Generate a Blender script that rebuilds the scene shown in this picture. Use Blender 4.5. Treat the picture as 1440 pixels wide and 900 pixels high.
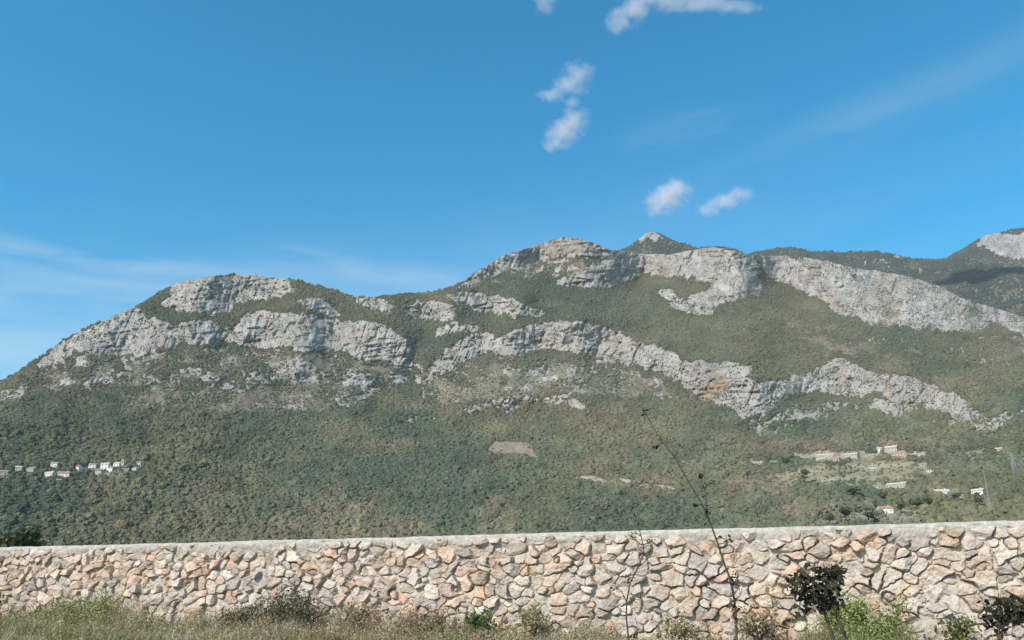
import bpy, math, random
import numpy as np
from mathutils import Vector, Matrix

for o in list(bpy.data.objects):
    bpy.data.objects.remove(o, do_unlink=True)
scene = bpy.context.scene
COL = scene.collection
rng = np.random.default_rng(11)
random.seed(11)
R = math.radians

# ------------------------------------------------------------------ camera
PITCH = R(18.72)
F_PX = 1130.0            # focal length in pixels of a 1440 px wide frame
EYE = 0.95
cam_d = bpy.data.cameras.new('camera')
cam = bpy.data.objects.new('camera', cam_d)
COL.objects.link(cam)
cam.location = (0, 0, EYE)
cam.rotation_euler = (R(90) + PITCH, 0, 0)
cam_d.sensor_width = 36
cam_d.lens = 36 * F_PX / 1440
cam_d.clip_start = 0.05
cam_d.clip_end = 60000
scene.camera = cam

# ------------------------------------------------------------------ sun, sky, exposure
SUN_EL = R(39)
SUN_AZ = R(40)           # behind the viewer, swung round to the left
SUN_DIR = Vector((-math.sin(SUN_AZ) * math.cos(SUN_EL), -math.cos(SUN_AZ) * math.cos(SUN_EL), math.sin(SUN_EL)))
sl = bpy.data.lights.new('sun', 'SUN')
sl.energy = 3.3
sl.angle = R(0.55)
sl.color = (1.0, 0.94, 0.85)
sun = bpy.data.objects.new('sun', sl)
COL.objects.link(sun)
sun.rotation_euler = SUN_DIR.to_track_quat('Z', 'Y').to_euler()

scene.view_settings.view_transform = 'Standard'
scene.view_settings.look = 'None'
scene.view_settings.exposure = 0.65
scene.view_settings.gamma = 1.0
scene.view_settings.use_curve_mapping = False
scene.cycles.use_denoising = True
scene.cycles.max_bounces = 6
scene.cycles.diffuse_bounces = 2
scene.cycles.glossy_bounces = 1
scene.cycles.volume_bounces = 3
scene.cycles.transparent_max_bounces = 8
scene.cycles.volume_max_steps = 256


def ray(px, py):
    """world direction through a pixel of the 1440 x 900 photograph"""
    xc = (np.asarray(px, float) - 720.0) / F_PX
    yc = (450.0 - np.asarray(py, float)) / F_PX
    return xc, math.cos(PITCH) - yc * math.sin(PITCH), math.sin(PITCH) + yc * math.cos(PITCH)


def at(px, py, Y):
    """point on the vertical plane y = Y"""
    dx, dy, dz = ray(px, py)
    t = Y / dy
    return np.array([dx * t, Y, EYE + dz * t])


def at_dist(px, py, D):
    dx, dy, dz = ray(px, py)
    t = D / np.hypot(dx, dy)
    return np.stack([dx * t, dy * t, EYE + dz * t], axis=-1)


# ------------------------------------------------------------------ world
world = bpy.data.worlds.new('World')
scene.world = world
world.use_nodes = True
wn = world.node_tree
wn.nodes.clear()


def wnode(t, **kw):
    n = wn.nodes.new(t)
    for k, v in kw.items():
        setattr(n, k, v)
    return n


def wmath(op, a, b=None, clamp=False):
    n = wnode('ShaderNodeMath', operation=op, use_clamp=clamp)
    for i, v in enumerate((a, b)):
        if v is None:
            continue
        if isinstance(v, (int, float)):
            n.inputs[i].default_value = v
        else:
            wn.links.new(v, n.inputs[i])
    return n.outputs[0]


w_out = wnode('ShaderNodeOutputWorld')
w_bg = wnode('ShaderNodeBackground')
w_bg.inputs[1].default_value = 0.131
sky = wnode('ShaderNodeTexSky', sky_type='NISHITA', sun_disc=False)
sky.sun_elevation = SUN_EL
sky.sun_rotation = math.pi + SUN_AZ
sky.altitude = 100
sky.air_density = 1.0
sky.dust_density = 0.7
sky.ozone_density = 2.2
hs = wnode('ShaderNodeHueSaturation')
hs.inputs['Hue'].default_value = 0.481
hs.inputs['Saturation'].default_value = 2.0
hs.inputs['Value'].default_value = 1.0
wn.links.new(sky.outputs[0], hs.inputs['Color'])
geo = wnode('ShaderNodeTexCoord')
wdir = geo.outputs['Generated']


def wdot(vec):
    n = wnode('ShaderNodeVectorMath', operation='DOT_PRODUCT')
    wn.links.new(wdir, n.inputs[0])
    n.inputs[1].default_value = vec
    return n.outputs['Value']


def unit(px, py):
    v = Vector([float(c) for c in ray(px, py)])
    return v.normalized()


def streak(a, b, width, strength, nscale, seed):
    """a band of high thin cirrus along the great circle through two directions"""
    da, db = unit(*a), unit(*b)
    n = da.cross(db).normalized()
    mid = (da + db).normalized()
    along = n.cross(mid).normalized()
    half = math.acos(max(-1, min(1, da.dot(db)))) / 2
    off = wdot(n)
    al = wdot(along)
    comb = wnode('ShaderNodeCombineXYZ')
    wn.links.new(wmath('MULTIPLY', al, nscale), comb.inputs[0])
    wn.links.new(wmath('MULTIPLY', off, nscale * 5), comb.inputs[1])
    comb.inputs[2].default_value = seed
    nz = wnode('ShaderNodeTexNoise')
    nz.inputs['Scale'].default_value = 1.0
    nz.inputs['Detail'].default_value = 5
    nz.inputs['Roughness'].default_value = 0.55
    nz.inputs['Distortion'].default_value = 0.6
    wn.links.new(comb.outputs[0], nz.inputs['Vector'])
    q = wmath('DIVIDE', off, width)
    g = wmath('POWER', 2.718, wmath('MULTIPLY', wmath('MULTIPLY', q, q), -1.0))
    p = wmath('DIVIDE', al, half * 1.1)
    e = wmath('SUBTRACT', 1.0, wmath('POWER', wmath('ABSOLUTE', p), 2.0), clamp=True)
    front = wmath('GREATER_THAN', wdot(mid), 0.0)
    t = wmath('MULTIPLY', wmath('SUBTRACT', nz.outputs[0], 0.33), 2.6, clamp=True)
    return wmath('MULTIPLY', wmath('MULTIPLY', wmath('MULTIPLY', g, e), wmath('MULTIPLY', t, front)), strength)


cirrus = None
for args in (((-300, 300), (520, 420), 0.016, 0.24, 7, 1.3), ((-360, 362), (480, 455), 0.028, 0.20, 6, 5.1),
             ((330, 352), (690, 405), 0.018, 0.16, 8, 8.4), ((900, 300), (1700, -50), 0.024, 0.12, 4, 3.7),
             ((860, 205), (1080, 150), 0.02, 0.10, 9, 6.2), ((-300, 480), (260, 520), 0.05, 0.22, 5, 2.2), ((-900, 600), (2400, 430), 0.135, 0.50, 1.3, 4.4)):
    s_ = streak(*args)
    cirrus = s_ if cirrus is None else wmath('ADD', cirrus, s_, True)
mixw = wnode('ShaderNodeMix', data_type='RGBA')
wn.links.new(cirrus, mixw.inputs[0])
wn.links.new(hs.outputs[0], mixw.inputs[6])
mixw.inputs[7].default_value = (4.5, 4.6, 4.3, 1)
wn.links.new(mixw.outputs[2], w_bg.inputs[0])
wn.links.new(w_bg.outputs[0], w_out.inputs[0])


# ------------------------------------------------------------------ numpy noise
def _hash(ix, iy, seed):
    h = (ix.astype(np.int64) * 374761393 + iy.astype(np.int64) * 668265263 + seed * 1442695041) & 0xFFFFFFFF
    h = ((h ^ (h >> 13)) * 1274126177) & 0xFFFFFFFF
    h = (h ^ (h >> 16)) & 0xFFFFFFFF
    return h.astype(np.float64) / 4294967295.0


def vnoise(x, y, seed=0):
    x, y = np.broadcast_arrays(np.asarray(x, float), np.asarray(y, float))
    ix, iy = np.floor(x), np.floor(y)
    fx, fy = x - ix, y - iy
    ux, uy = fx * fx * (3 - 2 * fx), fy * fy * (3 - 2 * fy)
    a, b = _hash(ix, iy, seed), _hash(ix + 1, iy, seed)
    c, d = _hash(ix, iy + 1, seed), _hash(ix + 1, iy + 1, seed)
    return (a * (1 - ux) + b * ux) * (1 - uy) + (c * (1 - ux) + d * ux) * uy


def fbm(x, y, octs=4, seed=0, gain=0.5):
    s, a, n = 0.0, 1.0, 0.0
    for k in range(octs):
        s = s + a * vnoise(x * 2.03 ** k + 17.3 * k, y * 2.03 ** k - 9.1 * k, seed + k)
        n += a
        a *= gain
    return s / n


def ridged(x, y, octs=3, seed=0):
    s, a, n = 0.0, 1.0, 0.0
    for k in range(octs):
        s = s + a * (1 - np.abs(2 * vnoise(x * 2.1 ** k + 5.7 * k, y * 2.1 ** k, seed + k) - 1))
        n += a
        a *= 0.5
    return s / n


def sstep(a, b, x):
    t = np.clip((x - a) / (b - a), 0, 1)
    return t * t * (3 - 2 * t)


def in_poly(x, y, poly):
    inside = np.zeros(x.shape, bool)
    n = len(poly)
    for i in range(n):
        x1, y1 = poly[i]
        x2, y2 = poly[(i + 1) % n]
        if y1 == y2:
            continue
        c = ((y1 > y) != (y2 > y)) & (x < (x2 - x1) * (y - y1) / (y2 - y1) + x1)
        inside ^= c
    return inside


def blur(a, sig, axis):
    r = max(1, int(sig * 2.6))
    k = np.exp(-0.5 * (np.arange(-r, r + 1) / sig) ** 2)
    k /= k.sum()
    pad = [(0, 0), (0, 0)]
    pad[axis] = (r, r)
    p = np.pad(a, pad, mode='edge')
    out = np.zeros_like(a)
    n = a.shape[axis]
    for i, w in enumerate(k):
        out += w * (p[i:i + n] if axis == 0 else p[:, i:i + n])
    return out


# ------------------------------------------------------------------ objects
def tag(o, label=None, cat=None, group=None, kind=None):
    if label:
        o['label'] = label
    if cat:
        o['category'] = cat
    if group:
        o['group'] = group
    if kind:
        o['kind'] = kind
    return o


def mesh_np(name, verts, faces, mat=None, parent=None, smooth=False, cols=None, loc=None):
    """faces: list of (n,k) integer arrays"""
    me = bpy.data.meshes.new(name)
    verts = np.asarray(verts, np.float32)
    if not isinstance(faces, (list, tuple)):
        faces = [faces]
    faces = [np.asarray(f, np.int32) for f in faces if len(f)]
    loops = np.concatenate([f.ravel() for f in faces]) if faces else np.zeros(0, np.int32)
    tot = np.concatenate([np.full(len(f), f.shape[1], np.int32) for f in faces]) if faces else np.zeros(0, np.int32)
    me.vertices.add(len(verts))
    me.vertices.foreach_set('co', verts.ravel())
    if len(loops):
        me.loops.add(len(loops))
        me.loops.foreach_set('vertex_index', loops)
        me.polygons.add(len(tot))
        me.polygons.foreach_set('loop_start', np.concatenate([[0], np.cumsum(tot)[:-1]]).astype(np.int32))
        me.polygons.foreach_set('use_smooth', np.full(len(tot), smooth, bool))
    if cols is not None:
        a = me.attributes.new('Col', 'FLOAT_COLOR', 'POINT')
        c4 = np.ones((len(verts), 4), np.float32)
        c4[:, :3] = cols
        a.data.foreach_set('color', c4.ravel())
    me.update(calc_edges=True)
    me.validate()
    if mat:
        me.materials.append(mat)
    o = bpy.data.objects.new(name, me)
    COL.objects.link(o)
    if parent:
        o.parent = parent
    if loc is not None:
        o.location = loc
    return o


def empty(name, loc, rz=0.0):
    o = bpy.data.objects.new(name, None)
    COL.objects.link(o)
    o.location = [float(c) for c in loc]
    o.rotation_euler = (0, 0, rz)
    o.empty_display_size = 0.3
    return o


class MB:
    """collects pieces of one mesh"""
    def __init__(self):
        self.v, self.f, self.n = [], {}, 0

    def add(self, v, *fs):
        v = np.asarray(v, float)
        for f in fs:
            f = np.asarray(f, int)
            if len(f):
                self.f.setdefault(f.shape[1], []).append(f + self.n)
        self.v.append(v)
        self.n += len(v)

    def box(self, x0, x1, y0, y1, z0, z1):
        v = [(x, y, z) for z in (z0, z1) for y in (y0, y1) for x in (x0, x1)]
        self.add(v, [(0, 2, 3, 1), (4, 5, 7, 6), (0, 1, 5, 4), (1, 3, 7, 5), (3, 2, 6, 7), (2, 0, 4, 6)])

    def tube(self, path, radii, seg=6):
        path = np.asarray(path, float)
        n = len(path)
        radii = np.broadcast_to(np.asarray(radii, float), (n,))
        rings = []
        for i in range(n):
            t = path[min(i + 1, n - 1)] - path[max(i - 1, 0)]
            t = t / (np.linalg.norm(t) + 1e-9)
            u = np.cross(t, (0.31, 0.87, 0.38))
            u /= np.linalg.norm(u) + 1e-9
            w = np.cross(t, u)
            a = np.linspace(0, 2 * np.pi, seg, endpoint=False)
            rings.append(path[i] + radii[i] * (np.cos(a)[:, None] * u + np.sin(a)[:, None] * w))
        v = np.concatenate(rings)
        q = []
        for i in range(n - 1):
            for k in range(seg):
                q.append((i * seg + k, i * seg + (k + 1) % seg, (i + 1) * seg + (k + 1) % seg, (i + 1) * seg + k))
        self.add(v, q, [list(range(seg))[::-1], [(n - 1) * seg + k for k in range(seg)]])

    def build(self, name, mat, parent=None, smooth=False, cols=None):
        fs = [np.concatenate(g) for g in self.f.values()]
        return mesh_np(name, np.concatenate(self.v), fs, mat, parent, smooth, cols)


# ------------------------------------------------------------------ materials
def mat_new(name):
    m = bpy.data.materials.new(name)
    m.use_nodes = True
    nt = m.node_tree
    b = nt.nodes['Principled BSDF']
    b.inputs['Specular IOR Level'].default_value = 0.2
    b.inputs['Roughness'].default_value = 0.9
    return m, nt, b


def noisy(name, rgb, amount=0.25, scale=5.0, rough=0.9, rgb2=None, bump=0.0, detail=6):
    m, nt, b = mat_new(name)
    tc = nt.nodes.new('ShaderNodeTexCoord')
    nz = nt.nodes.new('ShaderNodeTexNoise')
    nz.inputs['Scale'].default_value = scale
    nz.inputs['Detail'].default_value = detail
    nz.inputs['Roughness'].default_value = 0.6
    nt.links.new(tc.outputs['Object'], nz.inputs['Vector'])
    mx = nt.nodes.new('ShaderNodeMix')
    mx.data_type = 'RGBA'
    a = [c * (1 - amount) for c in rgb]
    c2 = rgb2 or [min(1, c * (1 + amount)) for c in rgb]
    mx.inputs[6].default_value = (*a, 1)
    mx.inputs[7].default_value = (*c2, 1)
    mr = nt.nodes.new('ShaderNodeMapRange')
    mr.inputs[1].default_value = 0.3
    mr.inputs[2].default_value = 0.7
    nt.links.new(nz.outputs[0], mr.inputs[0])
    nt.links.new(mr.outputs[0], mx.inputs[0])
    nt.links.new(mx.outputs[2], b.inputs['Base Color'])
    b.inputs['Roughness'].default_value = rough
    if bump:
        bp = nt.nodes.new('ShaderNodeBump')
        bp.inputs['Strength'].default_value = bump
        bp.inputs['Distance'].default_value = 0.02
        nt.links.new(nz.outputs[0], bp.inputs['Height'])
        nt.links.new(bp.outputs[0], b.inputs['Normal'])
    return m


def attr_mat(name, scales=((0.05, 0.25), (0.3, 0.25)), rough=0.95, attr='Col', typ='GEOMETRY', bump=None, translucent=0.0):
    """base colour from a mesh attribute, broken up by noise"""
    m, nt, b = mat_new(name)
    at_ = nt.nodes.new('ShaderNodeAttribute')
    at_.attribute_name = attr
    at_.attribute_type = typ
    tc = nt.nodes.new('ShaderNodeTexCoord')
    cur = at_.outputs['Color']
    last = None
    for sc, am in scales:
        nz = nt.nodes.new('ShaderNodeTexNoise')
        nz.inputs['Scale'].default_value = sc
        nz.inputs['Detail'].default_value = 5
        nz.inputs['Roughness'].default_value = 0.65
        nt.links.new(tc.outputs['Object'], nz.inputs['Vector'])
        mr = nt.nodes.new('ShaderNodeMapRange')
        mr.inputs[1].default_value = 0.28
        mr.inputs[2].default_value = 0.72
        mr.inputs[3].default_value = 1 - am
        mr.inputs[4].default_value = 1 + am
        nt.links.new(nz.outputs[0], mr.inputs[0])
        vm = nt.nodes.new('ShaderNodeVectorMath')
        vm.operation = 'SCALE'
        nt.links.new(cur, vm.inputs[0])
        nt.links.new(mr.outputs[0], vm.inputs['Scale'])
        cur = vm.outputs[0]
        last = nz
    nt.links.new(cur, b.inputs['Base Color'])
    b.inputs['Roughness'].default_value = rough
    if bump and last is not None:
        bp = nt.nodes.new('ShaderNodeBump')
        bp.inputs['Strength'].default_value = bump[0]
        bp.inputs['Distance'].default_value = bump[1]
        nt.links.new(last.outputs[0], bp.inputs['Height'])
        nt.links.new(bp.outputs[0], b.inputs['Normal'])
    if translucent:
        out = nt.nodes['Material Output']
        tr = nt.nodes.new('ShaderNodeBsdfTranslucent')
        nt.links.new(cur, tr.inputs['Color'])
        ms = nt.nodes.new('ShaderNodeMixShader')
        ms.inputs[0].default_value = translucent
        nt.links.new(b.outputs[0], ms.inputs[1])
        nt.links.new(tr.outputs[0], ms.inputs[2])
        nt.links.new(ms.outputs[0], out.inputs['Surface'])
    return m


M_TERRAIN = attr_mat('mountain_ground', scales=((0.012, 0.18), (0.06, 0.22), (0.35, 0.22)), bump=(0.5, 1.2))
M_FOREST = attr_mat('forest_leaves', scales=((0.7, 0.3),), attr='tint', typ='INSTANCER')
M_LEAF = attr_mat('leaf', scales=((6.0, 0.25),), translucent=0.25)
M_BLADE = attr_mat('grass_blade', scales=((2.0, 0.2),), translucent=0.25)

# ------------------------------------------------------------------ mountain
X0, X1 = -300, 1740
YB = 815
pxs = np.arange(X0, X1 + 1, 1.0)

SKYLINE = [(-300, 660), (-200, 618), (-100, 574), (-40, 552), (0, 537), (20, 527), (50, 507), (90, 478), (130, 457), (175, 438), (205, 424),
           (235, 405), (260, 395), (300, 387.5), (340, 385), (380, 390), (420, 395), (450, 403), (480, 411), (500, 418), (530, 417), (560, 414),
           (600, 412), (625, 408), (650, 396), (675, 380), (690, 368), (705, 360), (730, 352), (760, 343), (785, 335), (810, 334), (830, 341),
           (860, 351), (880, 352), (900, 356), (940, 357.5), (975, 351), (1000, 347), (1030, 352), (1060, 360), (1100, 360), (1140, 363),
           (1165, 368), (1200, 377), (1240, 382), (1280, 390), (1310, 398), (1340, 413), (1370, 426), (1400, 432), (1420, 440), (1440, 446),
           (1500, 452), (1600, 470), (1740, 500)]


def lerp_line(pts, x):
    p = np.array(pts, float)
    return np.interp(x, p[:, 0], p[:, 1])


# bare rock: outline and how closely it is bare (1 = all rock)
ROCK = [
    ([(228, 428), (245, 403), (270, 393), (320, 383), (370, 385), (408, 396), (415, 410), (395, 415), (370, 422), (345, 424), (320, 428), (300, 433), (290, 440), (270, 436), (248, 434)], 0.80),
    ([(295, 445), (310, 430), (328, 427), (320, 438), (304, 444)], 0.85),
    ([(421, 425), (440, 421), (462, 428), (482, 441), (474, 444), (450, 436)], 0.88),
    ([(50, 518), (75, 492), (100, 480), (130, 462), (160, 445), (180, 437), (200, 442), (220, 452), (245, 460), (265, 452), (290, 455), (306, 462), (304, 480), (280, 485), (262, 482), (240, 489), (216, 486), (215, 501), (195, 495), (165, 498), (140, 490), (110, 492), (85, 505), (62, 520)], 0.90),
    ([(107, 508), (120, 501), (124, 514), (110, 519)], 0.9), ([(84, 537), (100, 529), (99, 540)], 0.9), ([(114, 541), (150, 529), (152, 537), (126, 544)], 0.85),
    ([(-10, 552), (18, 544), (33, 552), (25, 563), (-10, 568)], 0.85), ([(22, 540), (45, 528), (62, 524), (48, 540), (30, 546)], 0.55),
    ([(325, 470), (335, 452), (350, 443), (385, 438), (420, 440), (450, 446), (480, 452), (500, 457), (530, 459), (555, 468), (575, 479), (584, 495), (579, 513), (592, 521), (575, 523), (555, 513), (530, 506), (505, 502), (485, 495), (460, 492), (440, 490), (420, 490), (400, 487), (380, 487), (350, 485), (335, 484)], 0.93),
    ([(308, 472), (318, 458), (327, 470), (328, 484), (312, 484)], 0.8),
    ([(388, 522), (404, 510), (425, 503), (441, 519), (443, 532), (420, 536), (400, 532)], 0.88),
    ([(474, 537), (490, 524), (512, 525), (524, 540), (505, 543), (480, 541)], 0.6), ([(340, 520), (370, 512), (385, 528), (360, 545), (345, 535)], 0.5),
    ([(280, 535), (300, 527), (300, 540)], 0.6), ([(240, 522), (280, 516), (300, 522), (250, 527)], 0.55),
    ([(548, 526), (570, 526), (572, 538), (552, 536)], 0.55), ([(584, 532), (592, 530), (593, 541), (586, 541)], 0.7),
    ([(496, 417), (520, 419), (540, 424), (552, 433), (545, 442), (530, 436), (510, 428)], 0.72),
    ([(560, 432), (585, 424), (600, 428), (620, 428), (640, 433), (642, 445), (620, 452), (600, 446), (570, 445)], 0.68),
    ([(625, 412), (650, 414), (690, 418), (720, 425), (750, 437), (768, 441), (740, 446), (725, 446), (700, 440), (675, 436), (655, 430), (640, 422)], 0.85),
    ([(610, 468), (625, 455), (640, 451), (670, 463), (660, 470), (640, 467), (615, 472)], 0.75),
    ([(600, 520), (612, 505), (628, 494), (655, 478), (675, 469), (695, 474), (692, 490), (670, 500), (650, 506), (635, 521), (605, 527)], 0.80),
    ([(690, 492), (700, 478), (730, 466), (760, 457), (790, 452), (820, 454), (850, 462), (880, 475), (900, 482), (930, 492), (946, 500), (957, 506), (952, 520), (958, 536), (945, 535), (925, 523), (905, 516), (880, 509), (855, 505), (830, 499), (800, 493), (770, 488), (745, 492), (720, 499), (700, 501)], 0.86),
    ([(955, 507), (985, 507), (1010, 513), (1022, 511), (1056, 518), (1046, 535), (1065, 540), (1100, 535), (1130, 530), (1150, 520), (1175, 507), (1195, 511), (1215, 522), (1235, 527), (1265, 529), (1300, 539), (1335, 554), (1360, 569), (1374, 580), (1392, 590), (1412, 578), (1420, 588), (1404, 604), (1385, 609), (1360, 596), (1330, 581), (1300, 573), (1280, 569), (1255, 561), (1240, 553), (1225, 549), (1215, 556), (1195, 559), (1175, 553), (1150, 548), (1120, 549), (1096, 557), (1086, 573), (1070, 584), (1060, 593), (1045, 585), (1020, 570), (995, 560), (970, 550), (958, 535)], 0.94),
    ([(1223, 565), (1245, 561), (1265, 569), (1270, 582), (1245, 584), (1230, 579)], 0.9), ([(1198, 568), (1208, 567), (1209, 577), (1200, 577)], 0.95),
    ([(1275, 570), (1290, 576), (1284, 583), (1272, 578)], 0.8),
    ([(640, 408), (660, 392), (680, 374), (705, 357), (730, 349), (760, 340), (785, 331), (812, 330), (832, 338), (862, 350), (852, 364), (820, 362), (800, 366), (780, 370), (760, 366), (730, 372), (705, 382), (680, 394), (655, 408)], 0.72),
    ([(700, 380), (740, 368), (800, 366), (830, 372), (820, 384), (790, 392), (760, 384), (720, 388)], 0.30),
    ([(782, 401), (800, 392), (820, 380), (850, 366), (880, 350), (900, 355), (940, 356), (975, 350), (1000, 347), (1030, 351), (1060, 359), (1064, 390), (1069, 410), (1045, 416), (1030, 421), (1010, 426), (1001, 442), (975, 444), (960, 435), (966, 424), (985, 412), (1006, 404), (990, 392), (960, 388), (930, 387), (905, 386), (870, 396), (845, 404), (815, 403)], 0.86),
    ([(923, 412), (945, 408), (962, 428), (955, 440), (940, 428)], 0.6), ([(1010, 402), (1050, 395), (1062, 405), (1030, 416), (1012, 412)], 0.7),
    ([(1066, 361), (1100, 359), (1140, 362), (1165, 367), (1200, 375), (1240, 380), (1280, 388), (1310, 396), (1340, 411), (1370, 424), (1400, 428), (1415, 430), (1445, 442), (1520, 455), (1520, 480), (1440, 470), (1420, 460), (1400, 451), (1386, 462), (1360, 463), (1330, 462), (1300, 460), (1260, 457), (1240, 455), (1210, 447), (1190, 441), (1165, 433), (1155, 421), (1140, 413), (1120, 403), (1105, 396), (1085, 390), (1070, 382)], 0.95),
    ([(645, 578), (680, 571), (710, 562), (750, 556), (790, 559), (822, 570), (828, 579), (790, 568), (750, 570), (710, 578), (690, 577)], 0.55),
    ([(560, 600), (600, 586), (650, 576), (650, 582), (600, 594), (580, 600)], 0.3),
    ([(985, 545), (1005, 553), (1040, 578), (1060, 592), (1064, 604), (1050, 598), (1020, 575)], 0.55),
    ([(1055, 602), (1085, 588), (1110, 575), (1160, 566), (1190, 570), (1170, 585), (1130, 592), (1100, 606), (1070, 616)], 0.48),
    ([(1290, 590), (1340, 590), (1370, 600), (1330, 606)], 0.38), ([(1405, 600), (1440, 575), (1440, 585), (1412, 606)], 0.4),
    ([(850, 518), (885, 524), (930, 540), (948, 556), (940, 565), (915, 548), (880, 535)], 0.35),
    ([(735, 520), (790, 512), (820, 522), (790, 530), (745, 528)], 0.38),
    ([(60, 515), (130, 495), (215, 500), (320, 490), (480, 500), (560, 530), (560, 560), (470, 560), (380, 548), (250, 540), (150, 548), (60, 545)], 0.27),
    ([(130, 552), (300, 545), (480, 552), (520, 570), (420, 578), (250, 574), (150, 570)], 0.20),
    ([(600, 530), (700, 505), (850, 510), (930, 545), (880, 560), (760, 548), (640, 568), (590, 560)], 0.28),
    ([(1180, 455), (1240, 458), (1250, 480), (1200, 485)], 0.28), ([(1330, 480), (1440, 472), (1500, 500), (1440, 520), (1360, 510)], 0.16),
    ([(1090, 440), (1180, 445), (1260, 470), (1300, 500), (1200, 500), (1120, 470)], 0.12),
]
ORANGE = [([(990, 560), (1002, 530), (1018, 522), (1020, 545), (1008, 552), (1000, 566)], 1.0), ([(1240, 452), (1244, 432), (1258, 436), (1266, 455)], 0.7),
          ([(1240, 540), (1252, 535), (1256, 556), (1246, 560)], 0.6), ([(1176, 525), (1190, 520), (1190, 540), (1178, 540)], 0.5),
          ([(1052, 585), (1066, 580), (1066, 596), (1054, 596)], 0.4), ([(1300, 550), (1330, 556), (1330, 572), (1305, 566)], 0.2)]
# drier, browner or barer ground: outline, colour, strength, tree density
C_BROWN, C_TAN, C_OLIVE, C_EARTH = (0.16, 0.13, 0.08), (0.33, 0.27, 0.185), (0.15, 0.15, 0.075), (0.27, 0.20, 0.145)
PATCH = [
    ([(1030, 480), (1060, 470), (1130, 475), (1190, 485), (1210, 505), (1150, 518), (1120, 530), (1060, 530), (1030, 508)], C_BROWN, 0.9, 0.45),
    ([(1280, 530), (1340, 520), (1440, 530), (1440, 575), (1380, 575), (1330, 550)], C_BROWN, 0.5, 0.7),
    ([(681, 638), (696, 618), (718, 622), (745, 623), (759, 646), (736, 641), (700, 640)], C_EARTH, 1.0, 0.10),
    ([(800, 672), (830, 667), (856, 678), (850, 684), (828, 680)], C_TAN, 1.0, 0.05), ([(868, 674), (886, 673), (886, 681), (870, 681)], (0.42, 0.36, 0.27), 1.0, 0.0),
    ([(896, 680), (930, 682), (955, 687), (950, 690), (900, 685)], C_TAN, 0.9, 0.1), ([(640, 690), (668, 676), (674, 680), (650, 693)], C_TAN, 0.5, 0.4),
    ([(150, 560), (300, 545), (480, 550), (540, 575), (420, 582), (250, 580)], C_BROWN, 0.5, 0.65),
    ([(600, 540), (720, 515), (860, 520), (940, 560), (880, 580), (760, 555), (640, 580)], C_OLIVE, 0.45, 0.7),
    ([(560, 690), (700, 660), (900, 690), (860, 745), (560, 755)], C_BROWN, 0.35, 0.9),
    ([(200, 720), (330, 700), (500, 730), (420, 770), (200, 770)], C_BROWN, 0.4, 0.9),
    ([(1010, 668), (1060, 660), (1115, 668), (1120, 690), (1060, 695), (1010, 690)], (0.235, 0.175, 0.115), 0.9, 0.24),
    ([(1000, 695), (1040, 692), (1050, 705), (1010, 710)], C_TAN, 0.6, 0.3),
    ([(1120, 650), (1200, 645), (1310, 650), (1320, 675), (1260, 690), (1160, 690), (1100, 680)], (0.23, 0.205, 0.115), 0.9, 0.24),
    ([(1110, 637), (1150, 634), (1300, 632), (1305, 642), (1200, 646), (1112, 645)], C_TAN, 0.9, 0.12),
    ([(1015, 655), (1050, 645), (1092, 645), (1092, 652), (1045, 655), (1020, 662)], C_TAN, 0.8, 0.2),
    ([(1150, 672), (1240, 668), (1245, 673), (1150, 678)], C_TAN, 0.8, 0.15), ([(1130, 700), (1160, 690), (1200, 690), (1190, 702)], C_TAN, 0.5, 0.3),
    ([(1240, 665), (1320, 660), (1325, 666), (1245, 671)], C_TAN, 0.7, 0.2),
    ([(1310, 706), (1380, 700), (1385, 716), (1320, 720)], (0.22, 0.205, 0.07), 0.9, 0.15), ([(1390, 690), (1500, 680), (1500, 725), (1395, 720)], (0.19, 0.16, 0.075), 0.8, 0.3),
    ([(1140, 730), (1230, 716), (1310, 716), (1320, 740), (1140, 745)], (0.26, 0.225, 0.15), 0.85, 0.12),
    ([(1080, 690), (1150, 684), (1260, 690), (1300, 700), (1240, 712), (1140, 712), (1070, 704)], (0.20, 0.18, 0.10), 0.75, 0.3),
    ([(1190, 655), (1260, 650), (1330, 655), (1330, 659), (1200, 660)], C_TAN, 0.8, 0.15), ([(1090, 668), (1150, 663), (1160, 667), (1095, 673)], C_TAN, 0.7, 0.15),
    ([(1040, 718), (1110, 708), (1120, 714), (1045, 726)], C_TAN, 0.6, 0.2), ([(1200, 686), (1240, 683), (1236, 690), (1200, 692)], C_TAN, 0.6, 0.2),
    ([(970, 690), (1010, 680), (1015, 690), (975, 700)], C_TAN, 0.5, 0.25),
    ([(1350, 640), (1385, 630), (1400, 648), (1370, 660)], C_OLIVE, 0.8, 0.45), ([(1360, 634), (1390, 625), (1392, 630), (1368, 640)], C_TAN, 0.6, 0.2),
    ([(1300, 718), (1460, 712), (1460, 745), (1300, 745)], (0.13, 0.105, 0.07), 0.7, 0.5),
    ([(0, 720), (40, 712), (70, 735), (60, 770), (0, 770)], C_OLIVE, 0.6, 0.8),
    ([(60, 600), (90, 585), (110, 590), (70, 625)], C_OLIVE, 0.6, 0.6), ([(400, 580), (440, 578), (450, 592), (405, 598)], C_BROWN, 0.8, 0.3),
]


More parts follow.
